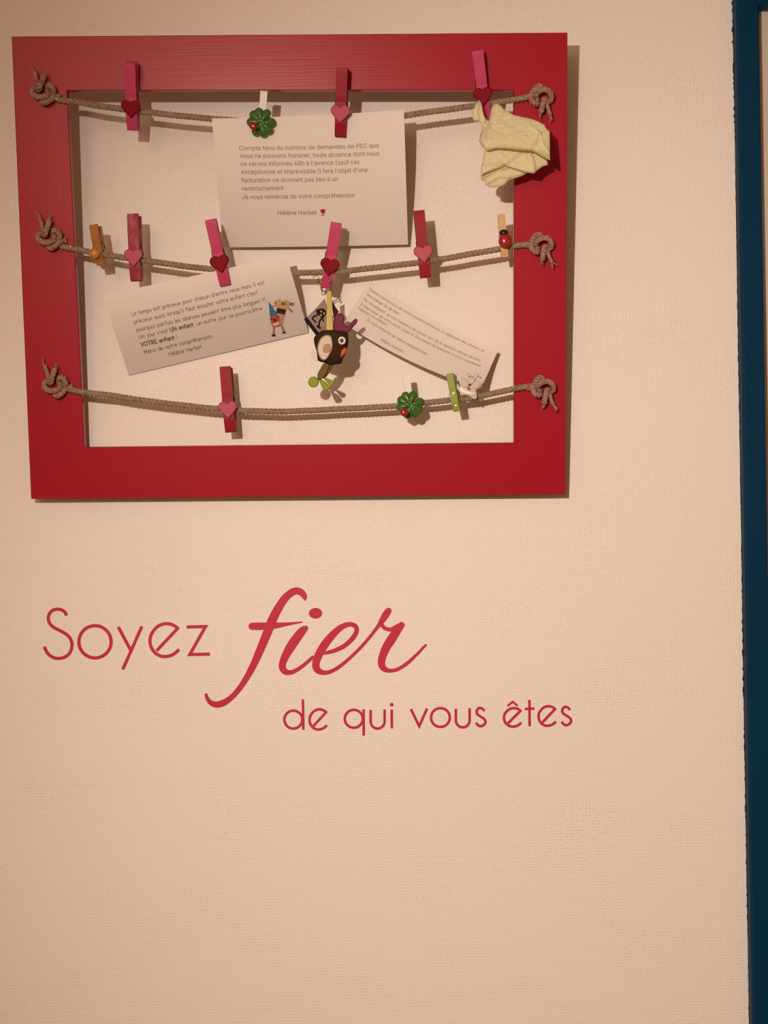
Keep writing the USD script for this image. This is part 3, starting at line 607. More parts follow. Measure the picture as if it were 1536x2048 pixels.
# ------------------------------------------------------------------ lettering: a round stroke hand
def arc(cx, cy, rx_, ry_, a0, a1, n=14):
    a = np.radians(np.linspace(a0, a1, n)); return [(cx + rx_ * math.cos(t), cy + ry_ * math.sin(t)) for t in a]
O = lambda w=2.2: arc(w, 2.5, w - .2, 2.5, 0, 360, 18)
GL = {
 'a': (5.0, [arc(2.3, 2.5, 2.0, 2.5, 20, 380), [(4.3, 5), (4.4, 0)]]), 'b': (5.0, [[(.5, 8), (.5, 0)], arc(2.5, 2.5, 2, 2.5, -180, 180)]),
 'c': (4.4, [arc(2.5, 2.5, 2.2, 2.5, 45, 315)]), 'd': (5.0, [arc(2.3, 2.5, 2, 2.5, 0, 360), [(4.4, 8), (4.4, 0)]]),
 'e': (4.8, [[(.5, 2.6), (4.3, 2.9)] + arc(2.4, 2.5, 2.1, 2.5, 10, 315)]), 'f': (4.0, [arc(3.4, 6.4, 1.7, 1.6, 60, 180) + [(1.7, 0)], [(.2, 4.6), (3.5, 4.6)]]),
 'g': (5.0, [O(), [(4.4, 5), (4.4, -1.4)] + arc(2.4, -1.4, 2, 1.6, 0, -150)]), 'h': (5.0, [[(.5, 8), (.5, 0)], arc(2.5, 2.9, 2, 2.1, 180, 0) + [(4.5, 0)]]),
 'i': (1.9, [[(.9, 5), (.9, 0)], [(.9, 7), (.9, 7.2)]]), 'j': (2.6, [[(1.9, 5), (1.9, -1.5)] + arc(.3, -1.5, 1.6, 1.5, 0, -100), [(1.9, 7), (1.9, 7.2)]]),
 'l': (1.9, [[(.9, 8), (.9, 0)]]), 'm': (7.4, [[(.5, 5), (.5, 0)], arc(2.1, 3.2, 1.6, 1.8, 180, 0) + [(3.7, 0)], arc(5.3, 3.2, 1.6, 1.8, 180, 0) + [(6.9, 0)]]),
 'n': (4.9, [[(.5, 5), (.5, 0)], arc(2.4, 2.9, 1.9, 2.1, 180, 0) + [(4.3, 0)]]), 'o': (4.9, [O(2.4)]), 'p': (5.0, [[(.5, 5), (.5, -3)], arc(2.5, 2.5, 2, 2.5, -180, 180)]),
 'q': (5.0, [O(), [(4.4, 5), (4.4, -3)]]), 'r': (4.0, [[(.6, 5), (.6, 0)], arc(2.4, 3.1, 1.8, 1.8, 180, 50)]),
 's': (4.2, [arc(2.3, 3.75, 1.5, 1.25, 40, 250, 10) + arc(2.1, 1.25, 1.6, 1.25, 80, -150, 10)]), 't': (4.2, [[(2.1, 7), (2.1, 0)], [(.2, 5), (4, 5)]]),
 'u': (4.9, [[(.5, 5)] + arc(2.4, 2.1, 1.9, 2.1, 180, 360) + [(4.3, 5)], [(4.3, 3), (4.4, 0)]]), 'v': (4.6, [[(.3, 5), (2.3, 0), (4.3, 5)]]),
 'x': (4.8, [[(.4, 5), (4.3, 0)], [(4.3, 5), (.4, 0)]]), 'y': (4.7, [[(.3, 5), (2.4, 0)], [(4.4, 5), (1.2, -3)]]), 'z': (4.4, [[(.4, 5), (4, 5), (.4, 0), (4.1, 0)]]),
 'C': (6.0, [arc(3.5, 3.9, 3, 3.9, 50, 310)]), 'E': (5.6, [[(5, 7.8), (.7, 7.8), (.7, 0), (5.1, 0)], [(.7, 4), (4.6, 4)]]), 'H': (6.6, [[(.7, 7.8), (.7, 0)], [(5.9, 7.8), (5.9, 0)], [(.7, 4), (5.9, 4)]]),
 'J': (6.0, [[(1.4, 7.8), (5.4, 7.8)], [(3.9, 7.8), (3.9, 1.6)] + arc(2.2, 1.6, 1.7, 1.6, 0, -170)]), 'L': (4.8, [[(.7, 7.8), (.7, 0), (4.5, 0)]]), 'M': (8.0, [[(.6, 0), (1.7, 7.8), (4, 1.6), (6.2, 7.8), (7.4, 0)]]),
 'N': (7.0, [[(.7, 0), (.7, 7.8), (6, 0), (6, 7.8)]]), 'O': (7.2, [arc(3.6, 3.9, 3.2, 3.9, 0, 360, 20)]), 'P': (5.0, [[(.7, 0), (.7, 7.8)] + arc(2.2, 5.7, 2.3, 2.1, 90, -90) + [(.7, 3.6)]]),
 'R': (5.8, [[(.7, 0), (.7, 7.8)] + arc(2.4, 5.8, 2.3, 2.0, 90, -90) + [(.7, 3.8), (5.4, 0)]]), 'T': (6.2, [[(.2, 7.8), (6, 7.8)], [(3.1, 7.8), (3.1, 0)]]), 'U': (6.6, [[(.7, 7.8)] + arc(3.3, 2.6, 2.6, 2.6, 180, 360) + [(5.9, 7.8)]]),
 'V': (6.0, [[(.3, 7.8), (3, 0), (5.8, 7.8)]]), ',': (2.0, [[(1, .4), (.5, -1.3)]]), '.': (1.8, [[(.8, .1), (.8, .3)]]), '!': (2.0, [[(1, 7.8), (1, 2)], [(1, .1), (1, .3)]]), "'": (1.8, [[(.9, 7.8), (.8, 6)]]),
 '(': (3.0, [arc(4, 3, 3.4, 5, 130, 230)]), ')': (3.0, [arc(-1, 3, 3.4, 5, 50, -50)]), ' ': (3.2, [])}
ACC = {'é': ('e', [(1.9, 6.2), (3.3, 7.6)]), 'è': ('e', [(1.5, 7.6), (2.9, 6.2)]), 'ê': ('e', [(1.1, 6.2), (2.4, 7.6), (3.7, 6.2)]), 'à': ('a', [(1.5, 7.6), (2.9, 6.2)])}
def hand(text, pen=0.42, bold_pen=0.75, gap=0.75):
    """2D polygons of a line written in the round hand, x-height 5; *...* is bold. Returns (polygon, width)."""
    x, bold, parts = 0.0, False, []
    for ch in text:
        if ch == '*': bold = not bold; continue
        base, acc = ACC.get(ch, (ch, None)); w, strokes = GL[base]; strokes = strokes + ([acc] if acc else [])
        for s in strokes: parts.append(LineString([(x + a, b) for a, b in s]).buffer(bold_pen if bold else pen, quad_segs=2))
        x += w + gap
    return unary_union(parts).simplify(0.07), x - gap

def tri2(poly):
    out = []
    for g in getattr(poly, 'geoms', [poly]):
        v, f = trimesh.creation.triangulate_polygon(g, engine='earcut'); out.append((np.c_[v, np.zeros(len(v))], np.asarray(f)))
    v, f = join(*out); return v[:, :2], f
def typed(text):
    """Sans-serif line: cap height 10."""
    t = meshkit.text_mesh(text, 10.0, 1.0); v, f = np.array(t.vertices), np.array(t.faces)
    top = (v[f][:, :, 2] > 0.5).all(1); f = f[top]; idx, inv = np.unique(f, return_inverse=True)
    return (v[idx][:, :2], inv.reshape(-1, 3)), float(v[:, 0].max())

# ---- note 1: the large typed note on the top rope
h_r0 = lambda px: -rope_at(0, px)[0][1]
n1 = thing('typed_note', 'large white typed note hanging from the top rope by a red heart clothespin', 'note', origin=s1.P(np.array(.5), np.array(1.)))
obj('sheet', s1.mesh(), M_paper, n1, smooth=True)
N1 = [("Compte tenu du nombre de demandes de PEC que", (478, 300.5), (758, 295)), ("nous ne pouvons honorer, toute absence dont nous", (479.6, 316), (759, 311)), ("ne serons informés 48h à l'avance (sauf cas", (481, 332), (719, 328)),
      ("exceptionnel et imprévisible !) fera l'objet d'une", (482.5, 348), (735, 344)), ("facturation ne donnant pas lieu à un", (483, 364.7), (676, 362)), ("remboursement", (483.6, 381.5), (567, 380)),
      ("Je vous remercie de votre compréhension", (484, 398), (709.4, 394.5)), ("Hélène Herbet", (554.7, 430), (633.5, 429.5))]
obj('print', join(*[s1.line(*typed(t), a, b, 0.88) for t, a, b in N1]), M_ink, n1, label='faint grey typed lines')
M_rose = mat('rose_print', (0.36, 0.04, 0.04), 0.8, 0.1)
rose = unary_union([px_poly([(641, 420), (644, 418.5), (648, 418.5), (650.5, 420), (650, 425), (646, 428), (642, 425)], 3), sbox(645.2, 427, 646.6, 430), px_poly([(642, 430.4), (649, 430.0), (649, 431.2), (642.5, 431.6)])])
obj('rose', s1.ink(rose), M_rose, n1, label='tiny printed red flower')

# ---- note 2: left, with the clown
n2 = thing('clown_note', 'white note with rounded handwriting-style print and a small clown picture, tilted up to the right', 'note', origin=s2.P(np.array(.5), np.array(1.)))
obj('sheet', s2.mesh(), M_paper, n2, smooth=True)
N2 = [("Le temps est précieux pour chacun d'entre nous mais il est", (264, 632), (530, 568)), ("précieux aussi lorsqu'il faut écouter votre enfant c'est", (269, 648), (516, 588)), ("pourquoi parfois les séances peuvent être plus longues !!!", (274, 663.5), (532, 602.5)),
      ("Un jour c'est *UN enfant*, un autre jour ce pourra être", (279, 678), (525, 620)), ("*VOTRE enfant* !", (283, 693.5), (356, 677)), ("Merci de votre compréhension.", (289, 708.5), (427, 675)), ("Hélène Herbet", (339, 712.5), (405, 696.5))]
def writ(S, rows, unit, pen, bp=0.75):
    out = []
    for t, a, b in rows:
        g, w = hand(t, pen, bp); out.append(S.line(tri2(g), w, a, b, unit))
    return join(*out)
obj('print', writ(s2, N2, 1.18, 0.42), M_ink2, n2, label='brown print in a round hand')
C4 = lambda pts: [(400 + x * 230 / 1536, 500 + y * 230 / 1536) for x, y in pts]
def clr(name, c): return mat('print_' + name, c, 0.8, 0.1)
ART = [('printed_trousers', [(1045, 870), (1060, 855), (1140, 862), (1112, 985), (1092, 1002), (1070, 945)], clr('pink', (0.56, 0.32, 0.25))),
       ('printed_hat', [(916, 685), (935, 897), (1046, 872)], clr('blue', (0.07, 0.20, 0.33))),
       ('printed_face', [(940, 898), (1048, 876), (1068, 955), (1082, 1012), (1000, 1036), (962, 1012)], clr('orange', (0.50, 0.13, 0.085))),
       ('printed_mouth', [(962, 985), (1062, 953), (1056, 995), (1015, 1016), (978, 1010)], clr('pale', (0.74, 0.60, 0.50))),
       ('printed_nose', arc(1000, 940, 24, 24, 0, 340, 14), clr('nose', (0.24, 0.018, 0.02))),
       ('printed_leg', [(975, 1030), (1006, 1032), (1000, 1132), (968, 1132)], clr('leg', (0.50, 0.20, 0.16))),
       ('printed_leg', [(1078, 1008), (1106, 1000), (1138, 1092), (1106, 1100)], clr('leg2', (0.50, 0.20, 0.16))),
       ('printed_shoe', [(962, 1128), (1008, 1128), (1016, 1156), (954, 1156)], clr('shoe', (0.07, 0.045, 0.04))),
       ('printed_shoe', [(1098, 1100), (1138, 1088), (1156, 1110), (1098, 1122)], clr('shoe2', (0.07, 0.045, 0.04))),
       ('printed_belt', [(1030, 772), (1152, 798), (1136, 864), (1018, 842)], clr('belt', (0.06, 0.028, 0.018))),
       ('printed_hair', [(1000, 700), (1040, 665), (1075, 655), (1096, 690), (1140, 668), (1190, 680), (1196, 740), (1160, 796), (1090, 780), (1010, 755)], clr('yellow', (0.60, 0.42, 0.16))),
       ('printed_braid', [(1176, 778), (1206, 780), (1248, 828), (1214, 836)], clr('braid', (0.36, 0.25, 0.13))),
       ('printed_arm', [(955, 738), (1012, 744), (1012, 760), (955, 756)], clr('arm', (0.46, 0.30, 0.22)))]
for k, (nm, pts, mm_) in enumerate(ART):
    obj(nm, s2.ink(px_poly(C4(pts), 3 if nm in ('printed_hair', 'printed_face') else 0), 0.0003 + k * 0.00004), mm_, n2)
bars = unary_union([px_poly(C4([(x, y), (x + 12, y + 1), (x + 10, y + 42), (x - 2, y + 40)])) for x, y in ((1202, 702), (1222, 706), (1242, 705), (1092, 695), (1110, 698), (1000, 688), (1135, 700))])
eyes = unary_union([Point(*C4([(958, 925)])[0]).buffer(1.6), Point(*C4([(1034, 900)])[0]).buffer(1.6)])
obj('printed_bars', s2.ink(bars, 0.0009), clr('bars', (0.10, 0.07, 0.04)), n2); obj('printed_eyes', s2.ink(eyes, 0.0009), clr('eyes', (0.08, 0.03, 0.03)), n2)

# ---- note 3: right, small print, bending down to the green peg
n3 = thing('small_print_note', 'narrow white note of small print, slanting down to the green bee clothespin', 'note', origin=s3.P(np.array(.5), np.array(1.)))
obj('sheet', s3.mesh(), M_paper, n3, smooth=True)
N3 = [("Comme convenu lors de notre première entrevue, le règlement des séances se", (737, 580), (967, 704)), ("fera chaque fin de mois", (732, 590), (797, 630)), ("Par conséquent, je vous remercie de penser lors de la dernière séance du mois", (726, 600), (960, 723.5)),
      ("à vous munir de votre carte vitale et d'un moyen de paiement à votre convenance", (720.5, 609.5), (961, 734.5)), ("(espèces ou chèque)", (715, 617), (773, 652)), ("Je vous remercie de votre compréhension.", (732, 640.5), (855, 711.5)), ("Hélène Herbet", (760, 681), (805, 705.5))]
obj('print', writ(s3, N3, 0.92, 0.36), M_ink2, n3, label='tiny grey print in a round hand')

# ------------------------------------------------------------------ wall lettering
def vstroke(pts, n=10):
    """A pen stroke of varying width: (x, y, radius) points."""
    p = cr(np.array(pts, float), n); out = []
    for a, b in zip(p[:-1], p[1:]): out.append(unary_union([Point(a[0], a[1]).buffer(max(a[2], .3), quad_segs=8), Point(b[0], b[1]).buffer(max(b[2], .3), quad_segs=8)]).convex_hull)
    return unary_union(out)
def mono(pts, r, smooth=0, cap='flat'):
    p = cr(np.array(pts, float), smooth) if smooth else np.array(pts, float)
    return LineString(p).buffer(r, cap_style=cap, join_style='mitre' if not smooth else 'round', quad_segs=10)
def e_shape(x0, y0, x1, y1, r):
    # a round e with a slanted bar
    X = lambda t: x0 + (x1 - x0) * t; Y = lambda t: y0 + (y1 - y0) * t
    bar = mono([(X(.26), Y(.80)), (X(.93), Y(.16))], r)
    bow = mono([(X(.93), Y(.16)), (X(.76), Y(.06)), (X(.52), Y(.03)), (X(.28), Y(.12)), (X(.10), Y(.32)), (X(.055), Y(.52)), (X(.10), Y(.72)), (X(.26), Y(.89)), (X(.48), Y(.965)), (X(.72), Y(.93)), (X(.88), Y(.84)), (X(.97), Y(.76))], r, 8)
    return unary_union([bar, bow, Point(X(.93), Y(.16)).buffer(r)])
S5 = lambda p: [(60 + a[0] * 600 / 1536, 1150 + a[1] * 600 / 1536, *a[2:]) for a in p]
S6 = lambda p: [(400 + a[0] * 500 / 1536, 1150 + a[1] * 500 / 1536, a[2] * 500 / 1536) for a in p]
S7 = lambda p: [(540 + a[0] * 640 / 1536, 1370 + a[1] * 640 / 1536) for a in p]
r5 = 8.3 * 600 / 1536
soyez = [('S', mono(S5([(188, 207), (178, 190), (160, 178), (138, 175), (114, 182), (98, 202), (94, 226), (104, 252), (130, 273), (164, 290), (194, 310), (211, 335), (215, 362), (206, 395), (184, 417), (150, 427), (117, 421), (92, 402), (78, 378), (76, 366)]), r5, 8)),
         ('o', Point(*S5([(333, 342)])[0]).buffer(91 * 600 / 1536, quad_segs=24).difference(Point(*S5([(333, 342)])[0]).buffer(74 * 600 / 1536, quad_segs=24))),
         ('y', unary_union([mono(S5([(452, 266), (517, 387)]), r5), mono(S5([(573, 263), (475, 483)]), r5)])),
         ('e', e_shape(*S5([(606, 244)])[0], *S5([(768, 424)])[0], r5)),
         ('z', mono(S5([(802, 266), (899, 264), (818, 407), (921, 405)]), r5))]
fier = [('f', unary_union([vstroke(S6([(645, 152, 6), (641, 130, 17), (620, 106, 21), (588, 98, 22), (555, 113, 23), (515, 152, 24), (478, 210, 26), (448, 268, 28), (430, 312, 28), (405, 375, 27), (370, 460, 25), (330, 550, 22), (287, 630, 19), (240, 700, 17), (190, 755, 17), (140, 787, 20), (98, 796, 19), (63, 782, 15), (44, 755, 11), (38, 735, 9)])),
                           vstroke(S6([(320, 315, 22), (350, 315, 23), (400, 314, 22), (470, 310, 18), (540, 301, 10), (600, 293, 6), (626, 289, 4)]))])),
        ('i', unary_union([vstroke(S6([(650, 326, 15), (630, 342, 24), (598, 382, 28), (563, 432, 29), (528, 492, 25), (508, 540, 22), (508, 574, 21), (527, 595, 18), (560, 598, 14), (600, 580, 12), (650, 543, 11), (692, 505, 10)])),
                           px_poly(S6_ := [(400 + (710 + 41 * math.cos(t)) * 500 / 1536, 1150 + (235 + 33 * math.sin(t)) * 500 / 1536) for t in np.linspace(0, 2 * math.pi, 40, endpoint=False)])])),
        ('e', vstroke(S6([(752, 478, 11), (780, 477, 11), (830, 463, 13), (890, 433, 14), (938, 388, 15), (962, 345, 14), (954, 314, 14), (922, 303, 14), (880, 314, 17), (832, 350, 21), (775, 415, 25), (732, 485, 25), (712, 545, 23), (722, 583, 21), (762, 600, 14), (810, 590, 12), (870, 553, 11), (940, 492, 10), (1010, 420, 10), (1068, 350, 10), (1100, 305, 11)]))),
        ('r', unary_union([vstroke(S6([(1062, 356, 10), (1095, 315, 12), (1122, 275, 19), (1144, 240, 22), (1158, 220, 19)])), vstroke(S6([(1112, 300, 12), (1135, 326, 12), (1168, 335, 12), (1205, 320, 14), (1238, 305, 17)])),
                           vstroke(S6([(1242, 308, 16), (1212, 340, 25), (1178, 392, 28), (1143, 448, 26), (1122, 500, 24), (1115, 545, 22), (1130, 575, 18), (1165, 588, 12), (1212, 580, 11), (1270, 545, 11), (1330, 490, 9), (1368, 450, 8), (1387, 431, 7)]))]))]
r7 = 6.2 * 640 / 1536
def ring7(cx, cy, r): 
    c = Point(*S7([(cx, cy)])[0]); k = 640 / 1536; return c.buffer((r + 6.2) * k, quad_segs=20).difference(c.buffer((r - 6.2) * k, quad_segs=20))
def u7(x0, x1, y0, yb): 
    r = (x1 - x0) / 2; return mono(S7([(x0, y0), (x0, yb - r)] + [((x0 + x1) / 2 - r * math.cos(t), yb - r + r * math.sin(t)) for t in np.linspace(0, math.pi, 16)[1:-1]] + [(x1, yb - r), (x1, y0 - 3)]), r7)
def s7(dx, dy): return mono(S7([(1029 + dx, 125 + dy), (1020 + dx, 114 + dy), (1006 + dx, 110 + dy), (994 + dx, 119 + dy), (993 + dx, 137 + dy), (1010 + dx, 151 + dy), (1028 + dx, 163 + dy), (1034 + dx, 180 + dy), (1021 + dx, 195 + dy), (1003 + dx, 196 + dy), (988 + dx, 181 + dy)]), r7, 8)
def e7(x0, y0, x1, y1): return e_shape(*S7([(x0, y0)])[0], *S7([(x1, y1)])[0], r7)
phrase = [('d', unary_union([ring7(112, 166, 43), mono(S7([(158, 69), (160, 215)]), r7)])), ('e', e7(185, 114, 276, 217)), ('q', unary_union([ring7(402, 162, 43), mono(S7([(449, 117), (450, 242)]), r7)])), ('u', u7(483, 550, 120, 209)),
          ('i', unary_union([mono(S7([(584, 118), (585, 208)]), r7), Point(*S7([(584, 94)])[0]).buffer(9 * 640 / 1536)])), ('v', mono(S7([(676, 115), (716, 198), (754, 112)]), r7)), ('o', ring7(818, 156, 45)), ('u', u7(892, 958, 114, 203)), ('s', s7(0, 0)),
          ('ê', unary_union([e7(1118, 108, 1209, 203), mono(S7([(1140, 101), (1165, 80), (1189, 101)]), r7 * .8)])), ('t', unary_union([mono(S7([(1245, 71), (1246, 198)]), r7), mono(S7([(1223, 115), (1269, 113)]), r7)])), ('e', e7(1284, 99, 1375, 199)), ('s', s7(411, -5))]
for nm, letters, lab in (('wall_lettering', soyez, 'thin raspberry vinyl word Soyez on the wall'), ('wall_lettering', fier, 'bold raspberry script word fier on the wall'), ('wall_lettering', phrase, 'thin raspberry vinyl words de qui vous êtes on the wall')):
    allp = unary_union([p for _, p in letters]); cx, cy = allp.centroid.coords[0]; o = at(np.array(cx), np.array(allp.bounds[3]), 0.0)
    t = thing(nm, lab, 'lettering', 'raspberry wall lettering', origin=o)
    for i, (ch, p) in enumerate(letters): obj('letter', px_flat(p, 0.0001, 0.0003 + 0.00002 * (i % 3)), M_vinyl, t)

# ------------------------------------------------------------------ the crumpled cream paper
C3 = lambda p: [(800 + a[0] * 380 / 1536, 60 + a[1] * 380 / 1536) for a in p]
HP = 0.108
pap = thing('crumpled_paper', 'crumpled thin cream paper folded in layers, hanging from the tilted pink clothespin', 'paper', origin=at(np.array(1020), np.array(372), HP))
def crumple(pts, h0, seed, T=0.004, R=9, amp=0.0022, creases=(), step=1.5, tilt=(0, 0)):
    """A soft puffed fold with a few sharp creases; tilt = (dx, dy) lifts one side towards the viewer."""
    poly = px_poly(C3(pts), 0).buffer(1.2).buffer(-1.2); b = poly.bounds; cx, cy = (b[0] + b[2]) / 2, (b[1] + b[3]) / 2
    ls = [(LineString(C3(c)), a, w) for c, a, w in creases]
    def hfun(p, d, h):
        q = np.c_[p * 0.05, np.full(len(p), seed * 3.3)]; f = meshkit.fbm(q, 3, seed); g = 1 - np.abs(2 * meshkit.noise(np.c_[p * 0.11, np.full(len(p), seed * 7.1)], seed + 5) - 1)
        out = h + np.clip(d / 4.0, 0, 1) * (amp * (f - 0.5) * 2 + amp * 0.35 * (g ** 3 - 0.3))
        for l, a, w in ls:
            dd = np.array([l.distance(Point(x, -y)) for x, y in p]); out = out + np.clip(d / 3.0, 0.25, 1) * a * np.exp(-dd / w)
        return out
    fn = lambda p: -((p[:, 0] - cx) * tilt[0] + (-p[:, 1] - cy) * tilt[1])
    return seen(pillow(neg(poly), T, R, step, back=0.3, fn=fn, hfun=hfun), h0)
A_ = [(745, 600), (765, 565), (800, 562), (835, 590), (850, 625), (890, 640), (920, 668), (985, 690), (1060, 712), (1120, 740), (1168, 775), (1180, 810), (1205, 832), (1203, 940), (1200, 1010), (1198, 1090), (1150, 1062), (1060, 1000), (960, 990), (860, 972), (780, 965), (700, 985), (660, 930), (640, 890), (655, 840), (672, 800), (695, 745), (720, 730), (735, 660)]
B_ = [(690, 940), (800, 900), (960, 910), (1070, 930), (1180, 1010), (1198, 1092), (1150, 1110), (1110, 1140), (1080, 1168), (1000, 1155), (930, 1130), (850, 1105), (760, 1135), (690, 1165), (652, 1185), (655, 1110), (672, 1050)]
C_ = [(652, 1165), (720, 1080), (850, 1050), (960, 1090), (1040, 1150), (985, 1180), (920, 1200), (880, 1212), (850, 1245), (800, 1265), (735, 1266), (695, 1252), (690, 1225), (655, 1205)]
D_ = [(640, 565), (612, 600), (585, 660), (580, 700), (600, 735), (640, 738), (655, 770), (668, 800), (690, 770), (700, 735), (680, 690), (668, 640), (660, 590)]
E_ = [(640, 740), (670, 790), (645, 850), (640, 900), (665, 950), (720, 960), (760, 850), (740, 760), (715, 735), (690, 750)]
obj('fold', crumple(D_, HP - 0.004, 4, 0.002, 4, 0.0015, [([(640, 570), (620, 680), (650, 760)], 0.0025, 2.0)]), M_cream, pap, smooth=40)
obj('fold', crumple(E_, HP + 0.001, 8, 0.002, 6, 0.0015, [([(700, 740), (660, 860), (690, 950)], 0.002, 2.5)]), M_cream, pap, smooth=40)
obj('fold', crumple(C_, HP - 0.002, 3, 0.0022, 6, 0.0015, [([(670, 1200), (780, 1130), (860, 1120)], 0.0035, 2.2), ([(700, 1240), (800, 1190), (880, 1190)], 0.003, 2.0)], tilt=(0, -0.00015)), M_cream, pap, smooth=40)
obj('fold', crumple(B_, HP + 0.004, 2, 0.0030, 8, 0.0016, [([(830, 1100), (900, 1060), (975, 1000)], 0.003, 2.4), ([(1050, 1000), (1075, 1080), (1085, 1160)], 0.004, 2.0), ([(1010, 1010), (1035, 1090)], 0.0025, 2.0), ([(660, 1110), (800, 1090), (850, 1108)], 0.002, 2.0)], tilt=(0, 0.00012)), M_cream, pap, smooth=40)
obj('fold', crumple(A_, HP + 0.010, 1, 0.0042, 12, 0.0020, [([(790, 570), (740, 700), (690, 900)], 0.003, 3.0), ([(850, 630), (830, 690), (800, 760)], 0.002, 2.2), ([(690, 975), (800, 955), (960, 980), (1060, 995), (1190, 1060)], 0.0035, 2.2), ([(1125, 860), (1100, 930), (1060, 985)], 0.003, 2.0), ([(1125, 860), (1150, 960), (1195, 1040)], 0.0025, 2.0), ([(1060, 715), (1040, 780), (1120, 850)], 0.0016, 2.5)], tilt=(0.00010, 0.0002)), M_cream, pap, smooth=40)

# ------------------------------------------------------------------ the felt bird on its key ring
CB = lambda p: [(590 + a[0] * 150 / 1024, 530 + a[1] * 150 / 1024) for a in p]
HBIRD = 0.086
M_felt = mat('dark_brown_felt', (0.050, 0.026, 0.014), 0.95, 0.05, bump=((900, 900, 900), 0.0004))
M_cream_felt = mat('cream_felt', (0.66, 0.57, 0.45), 0.95, 0.05, bump=((900, 900, 900), 0.0004))
M_patch = mat('pink_patch', (0.46, 0.26, 0.20), 0.9, 0.1)
M_purple = mat('purple_felt', (0.20, 0.040, 0.085), 0.95, 0.05, bump=((900, 900, 900), 0.0004))
M_beak = mat('orange_felt', (0.62, 0.12, 0.055), 0.9, 0.1)
M_olive = mat('olive_cord', (0.16, 0.115, 0.030), 0.9, 0.1)
M_lime = mat('lime_felt', (0.25, 0.35, 0.04), 0.9, 0.1)
M_ribbon = mat('yellow_ribbon', (0.70, 0.58, 0.18), 0.6, 0.2)
M_tag = usdkit.material(stage, L + 'smoky_film', {'p': ('principled_bsdf', {'base_color': (0.30, 0.23, 0.19), 'roughness': 0.5, 'specular_ior_level': 0.1}), 't': ('transparent_bsdf', {'color': (0.8, 0.74, 0.68)}), 'x': ('mix_closure', {'fac': 0.30})},
                        [('p.BSDF', 'x.closure1'), ('t.BSDF', 'x.closure2')], surface='x.closure')
M_label = mat('white_label', (0.72, 0.66, 0.58), 0.8, 0.1)
bird = thing('felt_bird', 'dark brown felt bird toy with purple crest and green feet, dangling from a pink clothespin', 'toy', origin=at(np.array(657), np.array(800), HBIRD))
P = lambda pts, h, T, R, step=1.3, smooth=5, **k: px_pillow(px_poly(CB(pts), smooth), h, T, R, step, **k)
BODY = [(258, 1010), (285, 955), (345, 910), (430, 888), (560, 893), (680, 905), (718, 930), (728, 1000), (725, 1080), (705, 1150), (690, 1220), (655, 1275), (638, 1335), (600, 1352), (540, 1360), (470, 1362), (420, 1340), (330, 1315), (308, 1280), (300, 1200), (272, 1100)]
obj('body', P(BODY, HBIRD, 0.0125, 26), M_felt, bird, smooth=True)
wg = obj('wing', P([(345, 1005), (400, 960), (450, 950), (500, 980), (516, 1050), (516, 1130), (490, 1200), (455, 1260), (410, 1306), (370, 1302), (335, 1265), (310, 1200), (300, 1130), (318, 1060)], HBIRD + 0.0120, 0.0016, 4, back=3.0), M_cream_felt, bird, smooth=True)
obj('patch', P([(382, 1150), (395, 1095), (440, 1075), (480, 1090), (485, 1150), (470, 1185), (420, 1200), (390, 1185)], HBIRD + 0.0136, 0.0006, 2, 1.0), M_patch, wg, smooth=True)
wp = cr(np.array(CB([(345, 1005), (400, 960), (450, 950), (500, 980), (516, 1050), (516, 1130), (490, 1200), (455, 1260), (410, 1306), (370, 1302), (335, 1265), (310, 1200), (300, 1130), (318, 1060)])), 3, True)
wc = wp.mean(0); st = []
for q in wp[::1]:
    d = (wc - q) / np.linalg.norm(wc - q)
    a, b = q - d * 0.7, q + d * 3.0; st.append(tube(at(np.array([a[0], (a[0] + b[0]) / 2, b[0]]), np.array([a[1], (a[1] + b[1]) / 2, b[1]]), np.array([HBIRD + 0.0118, HBIRD + 0.0136, HBIRD + 0.0137])), 0.00028, 5))
obj('stitching', join(*st), M_dot, wg, kind='stuff')
ey = obj('eye', P(arc(640, 1032, 55, 56, 0, 340, 18), HBIRD + 0.0115, 0.0010, 2, 1.0, 0), M_label, bird, smooth=40)
obj('pupil', P(arc(638, 1032, 25, 26, 0, 340, 14), HBIRD + 0.0128, 0.0008, 2, 0.9, 0), M_black, ey, smooth=40)
obj('beak', P([(690, 1125), (706, 1160), (690, 1212), (652, 1246), (624, 1266), (620, 1205), (645, 1150)], HBIRD + 0.0090, 0.0030, 5, 1.0, 4), M_beak, bird, smooth=True)
obj('crest', P([(522, 890), (530, 760), (548, 695), (600, 658), (642, 665), (670, 710), (668, 800), (720, 832), (762, 790), (818, 735), (852, 748), (840, 795), (792, 850), (742, 908), (690, 925), (600, 915)], HBIRD + 0.001, 0.0022, 5, 1.2, 4), M_purple, bird, smooth=True)
